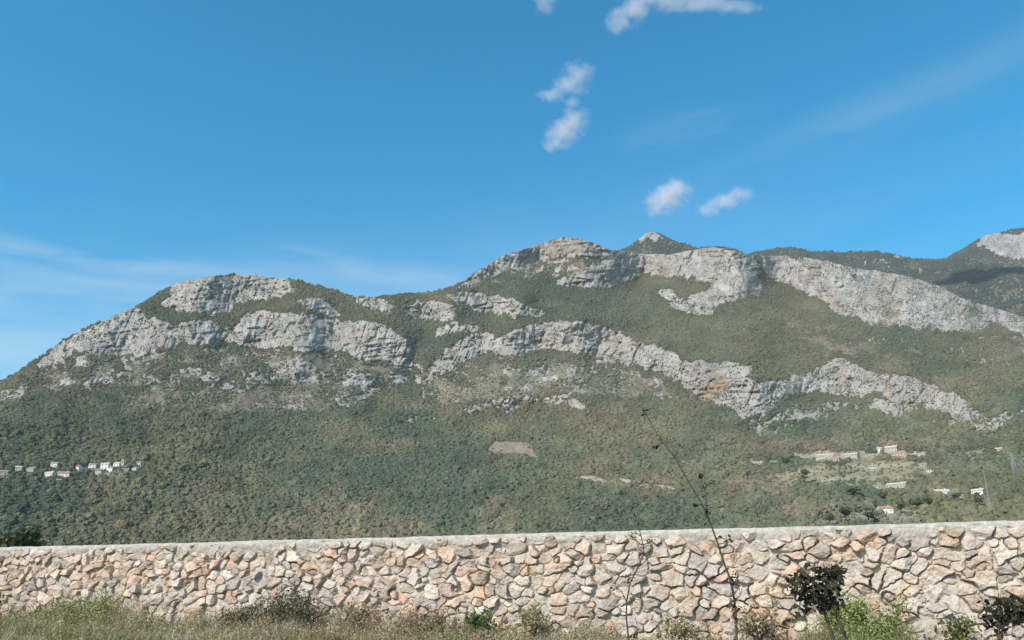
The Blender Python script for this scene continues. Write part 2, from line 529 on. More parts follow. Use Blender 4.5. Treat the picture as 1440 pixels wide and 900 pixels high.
def cover(px, py, kind='main'):
    """ground cover at image-space sample points: rock mask, rock coverage, colour, tree density"""
    wx = px + 9 * (fbm(px / 14, py / 14, 3, 3) - .5) * 1.6 + 4 * (vnoise(px / 4, py / 4, 5) - .5)
    wy = py + 8 * (fbm(px / 13, py / 13, 3, 9) - .5) * 1.6 + 4 * (vnoise(px / 4, py / 4, 6) - .5)
    cov = np.zeros(px.shape)
    for poly, c in (ROCK if kind == 'main' else FAR_ROCK):
        p = np.array(poly, float)
        sel = (wx > p[:, 0].min()) & (wx < p[:, 0].max()) & (wy > p[:, 1].min()) & (wy < p[:, 1].max())
        if sel.any():
            ins = np.zeros(px.shape, bool)
            for ox, oy in ((0, 0), (0, 2.6), (0, -2.6), (2.2, 0), (-2.2, 0)):
                ins[sel] |= in_poly(wx[sel] + ox, wy[sel] + oy, poly)
            cov = np.where(ins, np.maximum(cov, c), cov)
    n1 = fbm(px / 4.2 + py / 30, py / 3.4, 3, 21, 0.62)
    n2 = fbm(px / 30, py / 13, 3, 31)
    n = np.clip((0.6 * n1 + 0.4 * n2 - 0.5) * 1.9 + 0.5, 0, 1)
    rock = sstep(-0.07, 0.05, cov + .03 - n) * (cov > 0)
    orange = np.zeros(px.shape)
    ground = np.zeros(px.shape + (3,))
    g1, g2 = fbm(px / 90, py / 60, 4, 41), fbm(px / 22, py / 14, 3, 43)
    a, b = np.array([0.105, 0.10, 0.058]), np.array([0.165, 0.135, 0.085])
    t = np.clip((g1 * .6 + g2 * .4 - .35) / .3, 0, 1)[..., None]
    ground[:] = a * (1 - t) + b * t
    dens = np.clip(0.80 + 2.2 * (fbm(px / 24, py / 11, 4, 51) - .42), 0.20, 1.3)
    if kind == 'main':
        for poly, c in ORANGE:
            orange = np.maximum(orange, in_poly(wx, wy, poly) * c)
        for poly, c, s, d in PATCH:
            p = np.array(poly, float)
            soft = 1.0 if d < .11 else (3.5 if d < .22 else 11.0)
            kx, ky = (px + .3 * (wx - px), py + .3 * (wy - py)) if d < .11 else (wx, wy)
            ins = np.zeros(px.shape)
            for ox, oy in ((0, 0), (.9, .35), (-.9, .35), (.4, -.6), (-.4, -.6)):
                ins += .2 * in_poly(kx + ox * soft, ky + oy * soft, poly)
            ins = np.clip(ins * s * ((0.75 + .5 * n1) if d < .11 else (0.15 + 1.7 * n1) if d < .22 else (0.55 + .95 * n1)), 0, 1)
            d = d * .4 if d < .22 else d * .75
            ground = ground * (1 - ins[..., None]) + np.array(c) * ins[..., None]
            dens = dens * (1 - ins) + d * ins
    karst = (cov > 0) * (cov < .5)
    ground = ground * (1 - .45 * karst[..., None]) + np.array([0.22, 0.175, 0.12]) * .45 * karst[..., None]
    dens = dens * (1 - 0.55 * karst)
    # limestone: pale grey, warmer and darker weathering
    r1, r2, r3 = fbm(px / 40, py / 25, 3, 61), fbm(px / 9, py / 7, 3, 63), fbm(px / 3.2, py / 5.5, 2, 65)
    lime = np.array([0.322, 0.288, 0.252]) * (0.82 + 0.36 * r2[..., None]) * (0.88 + 0.24 * r3[..., None])
    lime = lime * (1 - .28 * np.clip((r1 - .5) * 3, 0, 1)[..., None] * np.array([.35, .5, .7]))
    lime = lime * (1 - orange[..., None] * np.array([.0, .22, .42]) * np.clip(r2 * 1.9, 0, 1)[..., None])
    if kind == 'main':
        pink = np.exp(-((px - 795) / 70) ** 2 - ((py - 338) / 14) ** 2)[..., None]
        lime = lime * (1 - pink * np.array([0.05, .16, .16]))
    col = ground * (1 - rock[..., None]) + lime * rock[..., None]
    dens = dens * (1 - rock) + 0.62 * rock * np.clip(-.75 + 2.6 * fbm(px / 10, py / 7, 3, 55), .04, 1.0)
    return rock, cov, col, dens


# slope: how fast the ground recedes as the eye climbs it; cliffs are steep, terraces are flat
pys = np.arange(YB + 1, 300, -1.0)
GX, GY = np.meshgrid(pxs, pys)
g_rock, g_cov, _, _ = cover(GX, GY)
steep = np.where(g_cov > 0.5, g_rock, g_cov * 0.35)
steep = blur(blur(steep, 4, 1), 2.5, 0)
base_m = 0.27 + 0.03 * np.sin(GX / 170.0)
valley = sstep(960, 1150, GX) * sstep(640, 690, GY)
base_m = base_m * (1 - .45 * valley)
base_m = base_m * (1 - 0.35 * sstep(745, 800, GY))
mm = base_m + steep * 1.05
dx_, dy_, dz_ = ray(GX, GY)
tan_e = dz_ / np.hypot(dx_, dy_)
dte = np.diff(tan_e, axis=0, prepend=tan_e[:1] - 0.0008)
LND = np.cumsum(np.clip(dte, 1e-5, 1) / blur(blur(mm, 16, 1), 2.0, 0), axis=0)
LND = blur(LND, 9, 1) * 0.9 + LND * 0.1
i600 = int(np.argmin(np.abs(pys - 600)))
LND += (math.log(1330.0) + .05 * np.sin((pxs - 250) / 260.0) - LND[i600])[None, :]
# keep the crest at a like distance all along
icr = np.clip(((YB + 1) - lerp_line(SKYLINE, pxs)).astype(int), 0, len(pys) - 1)
crest_l = LND[icr, np.arange(len(pxs))]
fit = math.log(2050.0) + .16 * sstep(500, 1300, pxs) - .10 * sstep(250, -300, pxs)
amt = np.clip((GY - 600.0) / np.minimum(lerp_line(SKYLINE, pxs) - 600.0, -25.0)[None, :], 0, 1.6)
LND += np.clip(amt, 0, 1.3) * (blur((fit - crest_l)[None, :], 45, 1)) * .85
print('crest', [round(math.exp(v)) for v in LND[icr, np.arange(len(pxs))][::170]], 'foot', [round(math.exp(v)) for v in LND[0][::170]])
# buttresses and gullies
LND += 0.075 * (fbm(GX / 190 + 3.1, GY / 150, 3, 71) - .5) * sstep(780, 640, GY)
LND -= 0.030 * (ridged(GX / 95 + GY / 160, GY / 210, 3, 73) - .6) * sstep(740, 600, GY)
LND -= 0.012 * (ridged(GX / 30 - GY / 90, GY / 70, 2, 75) - .6) * sstep(760, 640, GY)
# the deep gully between the two bluffs
gx = 590 + 0.0 * GY + 12 * np.sin(GY / 30)
LND += 0.016 * np.exp(-((GX - gx) / 10) ** 2) * np.exp(-((GY - 515) / 32) ** 2)
rk = blur(blur(g_rock, 1.5, 1), 1.5, 0)
LND -= rk * (0.010 * (ridged(GX / 20 + GY / 60, GY / 40, 3, 81) - .55) + 0.005 * (fbm(GX / 6, GY / 8, 3, 83) - .5) + 0.006 * (ridged(GX / 28, GY / 6 + GX / 60, 2, 85) - .5))
crack = sstep(.86, 1.0, 1 - np.abs(2 * fbm(GX / 17 + GY / 45, GY / 42, 3, 89) - 1)) + .8 * sstep(.9, 1.0, 1 - np.abs(2 * fbm(GX / 60 + GY / 24, GY / 13 - GX / 90, 2, 97) - 1))
LND += rk * .0042 * crack * (.3 + 1.2 * fbm(GX / 30, GY / 20, 2, 99))
LND += (1 - rk) * 0.003 * (fbm(GX / 5, GY / 5, 2, 87) - .5)


def lnd_at(px, py):
    """distance of the mountain along an image ray, from the terrain just computed"""
    u = np.clip(np.asarray(px, float) - X0, 0, len(pxs) - 1.001)
    v = np.clip((YB + 1) - np.asarray(py, float), 0, len(pys) - 1.001)
    iu, iv = np.floor(u).astype(int), np.floor(v).astype(int)
    fu, fv = u - iu, v - iv
    return ((LND[iv, iu] * (1 - fu) + LND[iv, iu + 1] * fu) * (1 - fv) + (LND[iv + 1, iu] * (1 - fu) + LND[iv + 1, iu + 1] * fu) * fv)


def on_hill(px, py):
    return at_dist(np.asarray(px, float), np.asarray(py, float), np.exp(lnd_at(px, py)))


def quad_grid(nr, nc):
    i = np.arange(nr - 1)[:, None] * nc + np.arange(nc - 1)[None, :]
    return np.stack([i, i + 1, i + nc + 1, i + nc], -1).reshape(-1, 4)


def build_terrain(name, xs, sky_pts, y_base, dist_fn, rows, kind, rough=1.6, skirt=(120, 8)):
    nc = len(xs)
    skyl = lerp_line(sky_pts, xs)
    skyl = skyl + rough * (fbm(xs / 11, xs * 0, 3, 91) - .5) * 2 + rough * .6 * (vnoise(xs / 2.5, xs * 0, 93) - .5)
    t = np.linspace(0, 1, rows)[:, None]
    PY = y_base + (skyl[None, :] - y_base) * t
    PX = np.broadcast_to(xs[None, :], PY.shape)
    D = dist_fn(PX, PY)
    P = at_dist(PX, PY, D)
    rock, cov, col, dens = cover(np.array(PX), PY, kind)
    # the far side of the crest, falling away from the viewer
    back = []
    crest = P[-1]
    dirh = crest[:, :2] / np.linalg.norm(crest[:, :2], axis=1, keepdims=True)
    nb = 14
    for k in range(1, nb + 1):
        q = crest.copy()
        s = 14.0 * k ** 1.75
        q[:, :2] += dirh * s
        q[:, 2] -= 0.5 * s * (k / nb) ** 0.5 + 2.0 * (vnoise(xs / 6, np.full(nc, k * 3.1), 95) - .5)
        back.append(q)
    foot = []
    for s, z in ((skirt[0], -skirt[1]), (skirt[0] * 2.2, -skirt[1] * 4)):
        q = P[0].copy()
        dh = q[:, :2] / np.linalg.norm(q[:, :2], axis=1, keepdims=True)
        q[:, :2] -= dh * s
        q[:, 2] = np.minimum(q[:, 2], 6.0) + z if kind == 'main' else q[:, 2] - s * .5
        foot.append(q)
    allp = np.concatenate([np.array(foot[::-1]), P, np.array(back)])
    nr = allp.shape[0]
    cb = np.repeat(col[-1:], nb, 0)
    cf = np.repeat(col[:1], 2, 0)
    allc = np.concatenate([cf, col, cb]).reshape(-1, 3)
    o = mesh_np(name, allp.reshape(-1, 3), quad_grid(nr, nc), M_TERRAIN, smooth=True, cols=allc)
    return o, P, dens, rock, PX, PY


mountain, MP, MD, MR, MPX, MPY = build_terrain('mountain', np.arange(X0, X1 + 1, 1.0), SKYLINE, YB, lambda x, y: np.exp(lnd_at(x, y)), 520, 'main')
tag(mountain, 'long limestone mountain with pale cliff bands above green scrub forest', 'mountain', kind='structure')

# farther ranges, seen over the crest
FAR_ROCK = [
    ([(902, 334), (912, 326), (925, 331), (934, 338), (918, 338)], 0.8),
    ([(1372, 343), (1388, 331), (1440, 330), (1520, 312), (1620, 330), (1600, 362), (1520, 366), (1440, 364), (1415, 362), (1392, 352)], 0.86),
    ([(1255, 359), (1272, 357), (1276, 366), (1258, 367)], 0.7), ([(1215, 368), (1250, 366), (1250, 370), (1215, 372)], 0.55),
    ([(1288, 375), (1300, 383), (1296, 388)], 0.5),
]
PEAK_SKY = [(820, 378), (860, 358), (885, 346), (900, 335), (912, 324), (925, 327), (950, 339), (980, 348), (1010, 347), (1035, 350), (1070, 368), (1100, 380)]
RIDGE_SKY = [(960, 372), (1030, 362), (1060, 355.5), (1090, 350), (1115, 348), (1140, 353), (1180, 355), (1220, 353), (1250, 356), (1280, 363), (1320, 365.5), (1345, 363), (1400, 372), (1500, 380), (1740, 395)]
RIGHT_SKY = [(1240, 408), (1290, 388), (1325, 367), (1345, 355), (1370, 340), (1390, 329), (1410, 326), (1440, 320), (1480, 308), (1560, 296), (1740, 310)]


def far_dist(D0, m, seed, y_base):
    def fn(px, py):
        dx, dy, dz = ray(px, py)
        te = dz / np.hypot(dx, dy)
        dx, dy, dz = ray(px, np.full(px.shape, float(y_base)))
        t0 = dz / np.hypot(dx, dy)
        ln = math.log(D0) + (te - t0) / m
        ln = ln + 0.05 * (fbm(px / 60, py / 60, 3, seed) - .5) - 0.02 * (ridged(px / 28 + py / 40, py / 50, 2, seed + 3) - .6)
        return np.exp(ln)
    return fn


far = []
far.append(build_terrain('far_peak', np.arange(820, 1101, 1.0), PEAK_SKY, 470, far_dist(2900, 0.5, 201, 470), 90, 'far', 1.0))
far.append(build_terrain('far_ridge', np.arange(960, 1741, 1.0), RIDGE_SKY, 500, far_dist(2900, 0.30, 221, 500), 150, 'far', 1.0))
far.append(build_terrain('far_mountain', np.arange(1240, 1741, 1.0), RIGHT_SKY, 500, far_dist(3500, 0.34, 241, 500), 150, 'far', 1.0))
for (o, *_), lab in zip(far, ('small dark pointed peak with pale rock patch behind the main crest',
                              'low dark forested ridge behind the upper cliff', 'high far mountain with pink grey cliff at its shoulder')):
    tag(o, lab, 'mountain', kind='structure')

# flat valley floor and verge, one sheet out to the horizon
M_SOIL = noisy('dry_soil', (0.23, 0.18, 0.12), 0.35, 3.0, 0.95, bump=0.5)
rr = np.concatenate([[0.0], np.geomspace(2, 14000, 40)])
aa = np.linspace(0, 2 * np.pi, 97)[:-1]
gv = np.array([[r * math.sin(a), r * math.cos(a), 0.0] for r in rr[1:] for a in aa])
gv[:, 2] += np.where(np.hypot(gv[:, 0], gv[:, 1]) > 400, -2.0, 0.0)
gv = np.concatenate([gv, [[0, 0, 0]]])
gq = []
nA = len(aa)
for i in range(len(rr) - 2):
    for k in range(nA):
        gq.append((i * nA + k, i * nA + (k + 1) % nA, (i + 1) * nA + (k + 1) % nA, (i + 1) * nA + k))
gt = [(len(gv) - 1, (k + 1) % nA, k) for k in range(nA)]
gq = [q[::-1] for q in gq]
gt = [(t_[0], t_[2], t_[1]) for t_ in gt]
tag(mesh_np('ground', gv, [gq, gt], M_SOIL), 'dry bare soil of the verge and valley floor', 'ground', kind='structure')

# ------------------------------------------------------------------ air
hz_m = bpy.data.materials.new('haze_air')
hz_m.use_nodes = True
hz_m.node_tree.nodes.clear()
ho = hz_m.node_tree.nodes.new('ShaderNodeOutputMaterial')
hv = hz_m.node_tree.nodes.new('ShaderNodeVolumePrincipled')
hv.inputs['Color'].default_value = (0.80, 0.84, 0.90, 1)
hv.inputs['Density'].default_value = 3.2e-5
hv.inputs['Anisotropy'].default_value = 0.0
hz_m.node_tree.links.new(hv.outputs[0], ho.inputs['Volume'])
hb = MB()
HAZE_TOP = max(float(q[..., 2].max()) for q in [MP] + [f_[1] for f_ in far]) + 25
hb.box(-9000, 9000, -300, 7500, -60, HAZE_TOP)
haze = hb.build('haze', hz_m)
tag(haze, 'thin pale summer haze filling the valley air', 'haze', kind='stuff')

# ------------------------------------------------------------------ houses: positions first, so that the woods keep clear of them
# px, base py, width px, height px, roof, wall, yaw, label
HOUSES = [
    (4, 668, 11, 5, 'grey', 'pink', 0.2, 'dull pinkish house at the outermost edge of the hamlet on the wooded slope'),
    (25, 663, 8, 6, 'pale', 'white', 0.3, 'small white house second from the outer edge of the wooded hamlet'),
    (41, 665, 14, 6, 'grey', 'grey', -0.2, 'wide dull grey house near the outer edge of the wooded hamlet'),
    (75, 657, 9, 6, 'grey', 'white', 0.1, 'small white house standing uphill of the two long white houses'),
    (67, 671, 13, 6, 'pale', 'white', -0.1, 'shorter of the two long white houses low in the hamlet'),
    (88, 671, 16, 6, 'red', 'white', 0.15, 'longest white house in the hamlet, low among dark trees'),
    (82, 679, 6, 4, 'grey', 'beige', 0.4, 'tiny beige house just below the two long white houses'),
    (108, 662, 7, 6, 'red', 'white', -0.3, 'lone small white house between the two halves of the hamlet'),
    (129, 658, 10, 5, 'grey', 'white', 0.1, 'low white house at the near end of the crowded cluster'),
    (146, 660, 12, 8, 'pale', 'white', 0.0, 'tallest white house at the heart of the crowded cluster'),
    (137, 667, 8, 6, 'red', 'white', 0.25, 'small white house at the lower corner of the crowded cluster'),
    (154, 664, 9, 7, 'red', 'white', -0.2, 'white house beside and below the tallest one in the cluster'),
    (150, 671, 7, 5, 'grey', 'beige', 0.1, 'small beige house lowest in the crowded cluster'),
    (163, 656, 10, 5, 'pale', 'white', -0.1, 'low white house next to the small white tower'),
    (175, 665, 10, 5, 'grey', 'pink', 0.2, 'dull pink house below the small white tower'),
    (188, 662, 9, 4, 'grey', 'white', -0.2, 'low white house past the tower, downhill of its neighbour'),
    (194, 655, 7, 5, 'grey', 'white', 0.2, 'small white house farthest along the slope past the tower'),
    (1160, 645, 26, 7, 'pale', 'beige', 0.1, 'long pale building at the near end of the terraced hamlet'),
    (1195, 643, 22, 6, 'pale', 'beige', -0.1, 'long pale building in the middle of the terraced row'),
    (1218, 643, 9, 5, 'grey', 'beige', 0.2, 'small pale house between the long building and the big house'),
    (1237, 636, 7, 8, 'pale', 'white', 0.1, 'narrow white house against the flank of the big house'),
    (1253, 637, 18, 11, 'pale', 'beige', -0.15, 'big pale house highest in the terraced hamlet'),
    (1264, 642, 20, 7, 'red', 'pink', 0.1, 'long pink roofed house in front of the big pale house'),
    (1290, 641, 22, 4, 'pale', 'beige', 0.05, 'very low long pale shed past the pink roofed house'),
    (1295, 656, 10, 4, 'grey', 'beige', 0.2, 'small low pale house below the long shed'),
    (1260, 686, 28, 7, 'pale', 'beige', -0.1, 'long low pale farmhouse alone among the terraces'),
    (1234, 686, 11, 4, 'grey', 'grey', 0.2, 'grey shed beside the long low farmhouse'),
    (1279, 702, 12, 6, 'pale', 'grey', 0.1, 'small grey white house below the long farmhouse'),
    (1326, 697, 20, 8, 'pale', 'white', 0.25, 'white gabled house with wide porch above the green field'),
    (1374, 696, 17, 8, 'pale', 'white', -0.2, 'brightest white house, close to the thin pole'),
    (1247, 722, 20, 10, 'red', 'white', 0.3, 'pink roofed white house just over the stone wall'),
    (1136, 644, 10, 5, 'grey', 'beige', 0.3, 'small pale house at the outer end of the terraced row'),
    (1176, 648, 9, 4, 'red', 'beige', -0.2, 'small beige house just below the gap of the two long pale buildings'),
    (1066, 653, 16, 4, 'pale', 'beige', 0.1, 'low pale shed on the bare terrace under the gorge'),
    (1088, 652, 10, 4, 'grey', 'grey', -0.1, 'small grey shed near the low pale shed under the gorge'),
    (1228, 662, 9, 4, 'pale', 'beige', 0.2, 'tiny pale house in scrub below the pink roofed house'),
    (1306, 664, 8, 4, 'red', 'white', -0.3, 'tiny white house in scrub under the long low shed'),
    (1404, 634, 9, 4, 'pale', 'beige', 0.1, 'tiny pale hut high at the edge of the ravine'),
    (1351, 700, 8, 4, 'grey', 'beige', 0.2, 'small low hut between the two bright white houses'),
    (1377, 660, 8, 4, 'grey', 'beige', 0.0, 'tiny pale hut in the scrub above the white houses'),
]
TOWER = (171.5, 656, 3, 9)

# ------------------------------------------------------------------ woods and scrub
pts, scs, rzs, tints = [], [], [], []


def scatter(P, dens, rock, PX, PY, n, size, seed, far_=False):
    r = np.random.default_rng(seed)
    a = P[1:, 1:] - P[:-1, :-1]
    b = P[1:, :-1] - P[:-1, 1:]
    area = 0.5 * np.linalg.norm(np.cross(a, b), axis=-1)
    w = (area * dens[:-1, :-1]).ravel()
    idx = r.choice(len(w), size=n, p=w / w.sum())
    nr, nc = area.shape
    i, j = idx // nc, idx % nc
    u, v = r.random(n)[:, None], r.random(n)[:, None]
    p = (P[i, j] * (1 - u) + P[i, j + 1] * u) * (1 - v) + (P[i + 1, j] * (1 - u) + P[i + 1, j + 1] * u) * v
    px, py, rk_ = PX[i, j] + u[:, 0], PY[i, j], rock[i, j]
    keep = np.ones(n, bool)
    if not far_:
        for h in HOUSES:
            keep &= ~((np.abs(px - h[0]) < h[2] * .52 + (2 if h[0] < 400 else 1)) & (py > h[1] - h[3] * .5) & (py < h[1] + (6.5 if h[0] < 400 else 4) - (5 if h[0] < 400 else 2.5) * vnoise(px / 3, py / 3, 19)))
        keep &= ~((np.abs(px - TOWER[0]) < 4) & (py > 650) & (py < 660))
    big = fbm(px / 60, py / 40, 3, seed + 5)
    fine = vnoise(px / 12, py / 9, seed + 7)
    s = size[0] + (size[1] - size[0]) * r.random(n) ** 1.7
    s = s * (0.75 + 0.5 * fine) * np.where(r.random(n) < .05, 1.5, 1)
    s = np.where(rk_ > .4, s * 0.42, s)
    if not far_:
        s = s * np.where(rk_ > .4, 1, np.clip(dens[i, j] / .5, .42, 1))
    karst = sstep(600, 540, py) * (not far_)
    s = s * (1 - .12 * karst)
    if not far_:
        s = s * (1 + .35 * sstep(1080, 1200, px) * sstep(640, 690, py) * (r.random(n) > .5))
    sc = np.stack([s * (0.85 + .4 * r.random(n)), s * (0.85 + .4 * r.random(n)), s * (0.75 + .5 * r.random(n))], -1)
    p[:, 2] += sc[:, 2] * 0.35
    dark, olive, brown, grey = np.array([.096, .116, .080]), np.array([.160, .156, .094]), np.array([.215, .172, .116]), np.array([.165, .158, .126])
    drift = fbm(px / 150 + 3, py / 75, 3, seed + 11)
    t = np.clip((drift * .6 + big * .4 - .36) / .26 + .30 * (r.random(n) - .5), 0, 1)[:, None]
    c = dark * (1 - t) + olive * t
    q = r.random(n)
    low = sstep(660, 740, py) * (not far_) * (px < 960) * sstep(120, 260, px) - .9 * sstep(200, 60, px) * sstep(520, 600, py)
    bmix = (np.clip((fbm(px / 70 + 40, py / 30, 3, seed + 9) - .52 + .10 * low) * 5, 0, 1) * (.35 + .5 * (q < .5)))[:, None]
    c = c * (1 - bmix) + brown * bmix
    gm = ((q > .9) * .7)[:, None]
    c = c * (1 - gm) + grey * gm
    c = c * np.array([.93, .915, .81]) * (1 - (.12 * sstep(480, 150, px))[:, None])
    c *= (0.88 + .24 * r.random(n))[:, None]
    c *= (.82 + .36 * np.clip(fbm(px / 24, py / 12, 2, seed + 13) * 1.6 - .3, 0, 1))[:, None]
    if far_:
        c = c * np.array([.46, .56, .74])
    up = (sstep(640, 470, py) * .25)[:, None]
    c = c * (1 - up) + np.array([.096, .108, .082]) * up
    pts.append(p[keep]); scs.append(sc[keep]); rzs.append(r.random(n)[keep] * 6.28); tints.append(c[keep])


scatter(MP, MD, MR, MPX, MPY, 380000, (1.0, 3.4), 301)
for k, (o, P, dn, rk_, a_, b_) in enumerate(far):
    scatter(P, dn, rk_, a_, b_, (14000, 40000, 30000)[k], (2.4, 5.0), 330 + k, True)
pts, scs, rzs, tints = map(np.concatenate, (pts, scs, rzs, tints))
fm = bpy.data.meshes.new('forest')
fm.vertices.add(len(pts))
fm.vertices.foreach_set('co', pts.astype(np.float32).ravel())
a_ = fm.attributes.new('sc', 'FLOAT_VECTOR', 'POINT'); a_.data.foreach_set('vector', scs.astype(np.float32).ravel())
a_ = fm.attributes.new('rz', 'FLOAT', 'POINT'); a_.data.foreach_set('value', rzs.astype(np.float32))
a_ = fm.attributes.new('tint', 'FLOAT_COLOR', 'POINT')
a_.data.foreach_set('color', np.concatenate([tints, np.ones((len(tints), 1))], 1).astype(np.float32).ravel())
fm.materials.append(M_FOREST)
forest = bpy.data.objects.new('forest', fm)
COL.objects.link(forest)
tag(forest, 'dense low green forest and scrub covering the mountain slopes', 'forest', kind='stuff')

ng = bpy.data.node_groups.new('forest_scatter', 'GeometryNodeTree')
ng.interface.new_socket('Geometry', in_out='INPUT', socket_type='NodeSocketGeometry')
ng.interface.new_socket('Geometry', in_out='OUTPUT', socket_type='NodeSocketGeometry')
N = ng.nodes.new
gi, go = N('NodeGroupInput'), N('NodeGroupOutput')
joins = N('GeometryNodeJoinGeometry')
for k in range(4):
    ico = N('GeometryNodeMeshIcoSphere')
    ico.inputs['Radius'].default_value = 1.0
    ico.inputs['Subdivisions'].default_value = 3
    nz = N('ShaderNodeTexNoise')
    nz.noise_dimensions = '4D'
    nz.inputs['Scale'].default_value = 1.5
    nz.inputs['Detail'].default_value = 3
    nz.inputs['Roughness'].default_value = 0.7
    nz.inputs['W'].default_value = 3.7 * k
    sub = N('ShaderNodeVectorMath'); sub.operation = 'SUBTRACT'; sub.inputs[1].default_value = (.5, .5, .5)
    ng.links.new(nz.outputs['Color'], sub.inputs[0])
    scl = N('ShaderNodeVectorMath'); scl.operation = 'SCALE'; scl.inputs['Scale'].default_value = 1.9
    ng.links.new(sub.outputs[0], scl.inputs[0])
    sp = N('GeometryNodeSetPosition')
    ng.links.new(ico.outputs[0], sp.inputs['Geometry'])
    ng.links.new(scl.outputs[0], sp.inputs['Offset'])
    sm = N('GeometryNodeSetMaterial'); sm.inputs['Material'].default_value = M_FOREST
    ng.links.new(sp.outputs[0], sm.inputs['Geometry'])
    ti = N('GeometryNodeGeometryToInstance')
    ng.links.new(sm.outputs[0], ti.inputs[0])
    ng.links.new(ti.outputs[0], joins.inputs[0])
iop = N('GeometryNodeInstanceOnPoints')
iop.inputs['Pick Instance'].default_value = True
ng.links.new(gi.outputs[0], iop.inputs['Points'])
ng.links.new(joins.outputs[0], iop.inputs['Instance'])
rv = N('FunctionNodeRandomValue'); rv.data_type = 'INT'
for s_ in rv.inputs:
    if s_.type == 'INT' and s_.name == 'Min':
        s_.default_value = 0
    if s_.type == 'INT' and s_.name == 'Max':
        s_.default_value = 3
ng.links.new([s_ for s_ in rv.outputs if s_.type == 'INT'][0], iop.inputs['Instance Index'])
na = N('GeometryNodeInputNamedAttribute'); na.data_type = 'FLOAT_VECTOR'; na.inputs[0].default_value = 'sc'
ng.links.new(na.outputs[0], iop.inputs['Scale'])
nr_ = N('GeometryNodeInputNamedAttribute'); nr_.data_type = 'FLOAT'; nr_.inputs[0].default_value = 'rz'
cx = N('ShaderNodeCombineXYZ')
ng.links.new(nr_.outputs[0], cx.inputs[2])
e2r = N('FunctionNodeEulerToRotation')
ng.links.new(cx.outputs[0], e2r.inputs[0])
ng.links.new(e2r.outputs[0], iop.inputs['Rotation'])
ng.links.new(iop.outputs[0], go.inputs[0])
md = forest.modifiers.new('scatter', 'NODES')
md.node_group = ng

# ------------------------------------------------------------------ houses
M_WALLS = {'white': noisy('white_render', (0.70, 0.67, 0.61), 0.14, 0.6), 'beige': noisy('beige_stone', (0.42, 0.365, 0.29), 0.2, 0.9),
           'pink': noisy('pink_render', (0.44, 0.34, 0.30), 0.12, 0.7), 'grey': noisy('grey_render', (0.36, 0.36, 0.35), 0.12, 0.7)}
M_ROOFS = {'red': noisy('clay_tiles', (0.40, 0.21, 0.15), 0.2, 1.5), 'pale': noisy('pale_tiles', (0.52, 0.44, 0.38), 0.15, 1.5), 'grey': noisy('grey_slabs', (0.28, 0.26, 0.24), 0.2, 1.5)}
M_GLASS = noisy('dark_window', (0.10, 0.10, 0.10), 0.3, 2.0, 0.15)
M_DOOR = noisy('wooden_door', (0.14, 0.08, 0.05), 0.3, 3.0)


def house(px, py, wpx, hpx, roof, wall, yaw, label):
    p = on_hill(px, py)
    d = float(np.linalg.norm(p))
    W = wpx * d / F_PX
    H = hpx * d / F_PX * (0.84 if px < 400 else 0.64)
    W *= .84
    DP = max(5.0, W * 0.55)
    face = math.atan2(p[0], p[1])
    root = empty('house', (p[0], p[1], p[2]), -face + yaw * 1.6 - (.55 if px < 400 else .15))
    tag(root, label, 'house')
    m = MB()
    RH = min(H * .55, DP * .3)
    m.box(-W / 2, W / 2, 0, DP, -4.0, H)
    # gable triangles
    for s in (-1, 1):
        x = s * (W / 2 - .02)
        m.add([(x, 0, H), (x, DP, H), (x, DP / 2, H + RH)], [(0, 1, 2)] if s > 0 else [(0, 2, 1)])
    m.build('wall', M_WALLS[wall], root)
    r = MB()
    ov, th = 0.45, 0.22
    for s in (0, 1):
        y0, y1 = (-ov, DP / 2) if s == 0 else (DP + ov, DP / 2)
        sl_ = RH / (DP / 2)
        z0 = H - ov * sl_ + .03
        xs = (-W / 2 - ov, W / 2 + ov)
        v = [(xs[0], y0, z0), (xs[1], y0, z0), (xs[1], y1, H + RH + .03), (xs[0], y1, H + RH + .03)]
        v += [(a, b, c + th) for a, b, c in v]
        r.add(v, [(0, 3, 2, 1), (4, 5, 6, 7), (0, 1, 5, 4), (1, 2, 6, 5), (2, 3, 7, 6), (3, 0, 4, 7)])
    rf = r.build('roof', M_ROOFS[roof], root)
    if W > 9:
        c = MB()
        c.box(W * .22, W * .22 + .7, DP * .42, DP * .42 + .7, H + RH * .6, H + RH + 1.1)
        c.build('chimney', M_WALLS[wall], rf)
    storeys = 2 if H > 5.2 else 1
    nwin = max(2, int(W / 3.4))
    ww, wh = 1.0, 1.25
    if H < 3.2:
        wh = .8
    for s in range(storeys):
        zc = H * (s + .55) / storeys
        for k in range(nwin):
            x = -W / 2 + W * (k + .5) / nwin
            if s == 0 and k == nwin // 2:
                dr = MB()
                dr.box(x - .55, x + .55, -.05, .04, 0, min(2.1, H * .75))
                dr.build('door', M_DOOR, root)
                continue
            w_ = MB()
            w_.box(x - ww / 2, x + ww / 2, -.05, .04, zc - wh / 2, zc + wh / 2)
            w_.build('window', M_GLASS, root)
    return root


for h in HOUSES:
    house(*h)

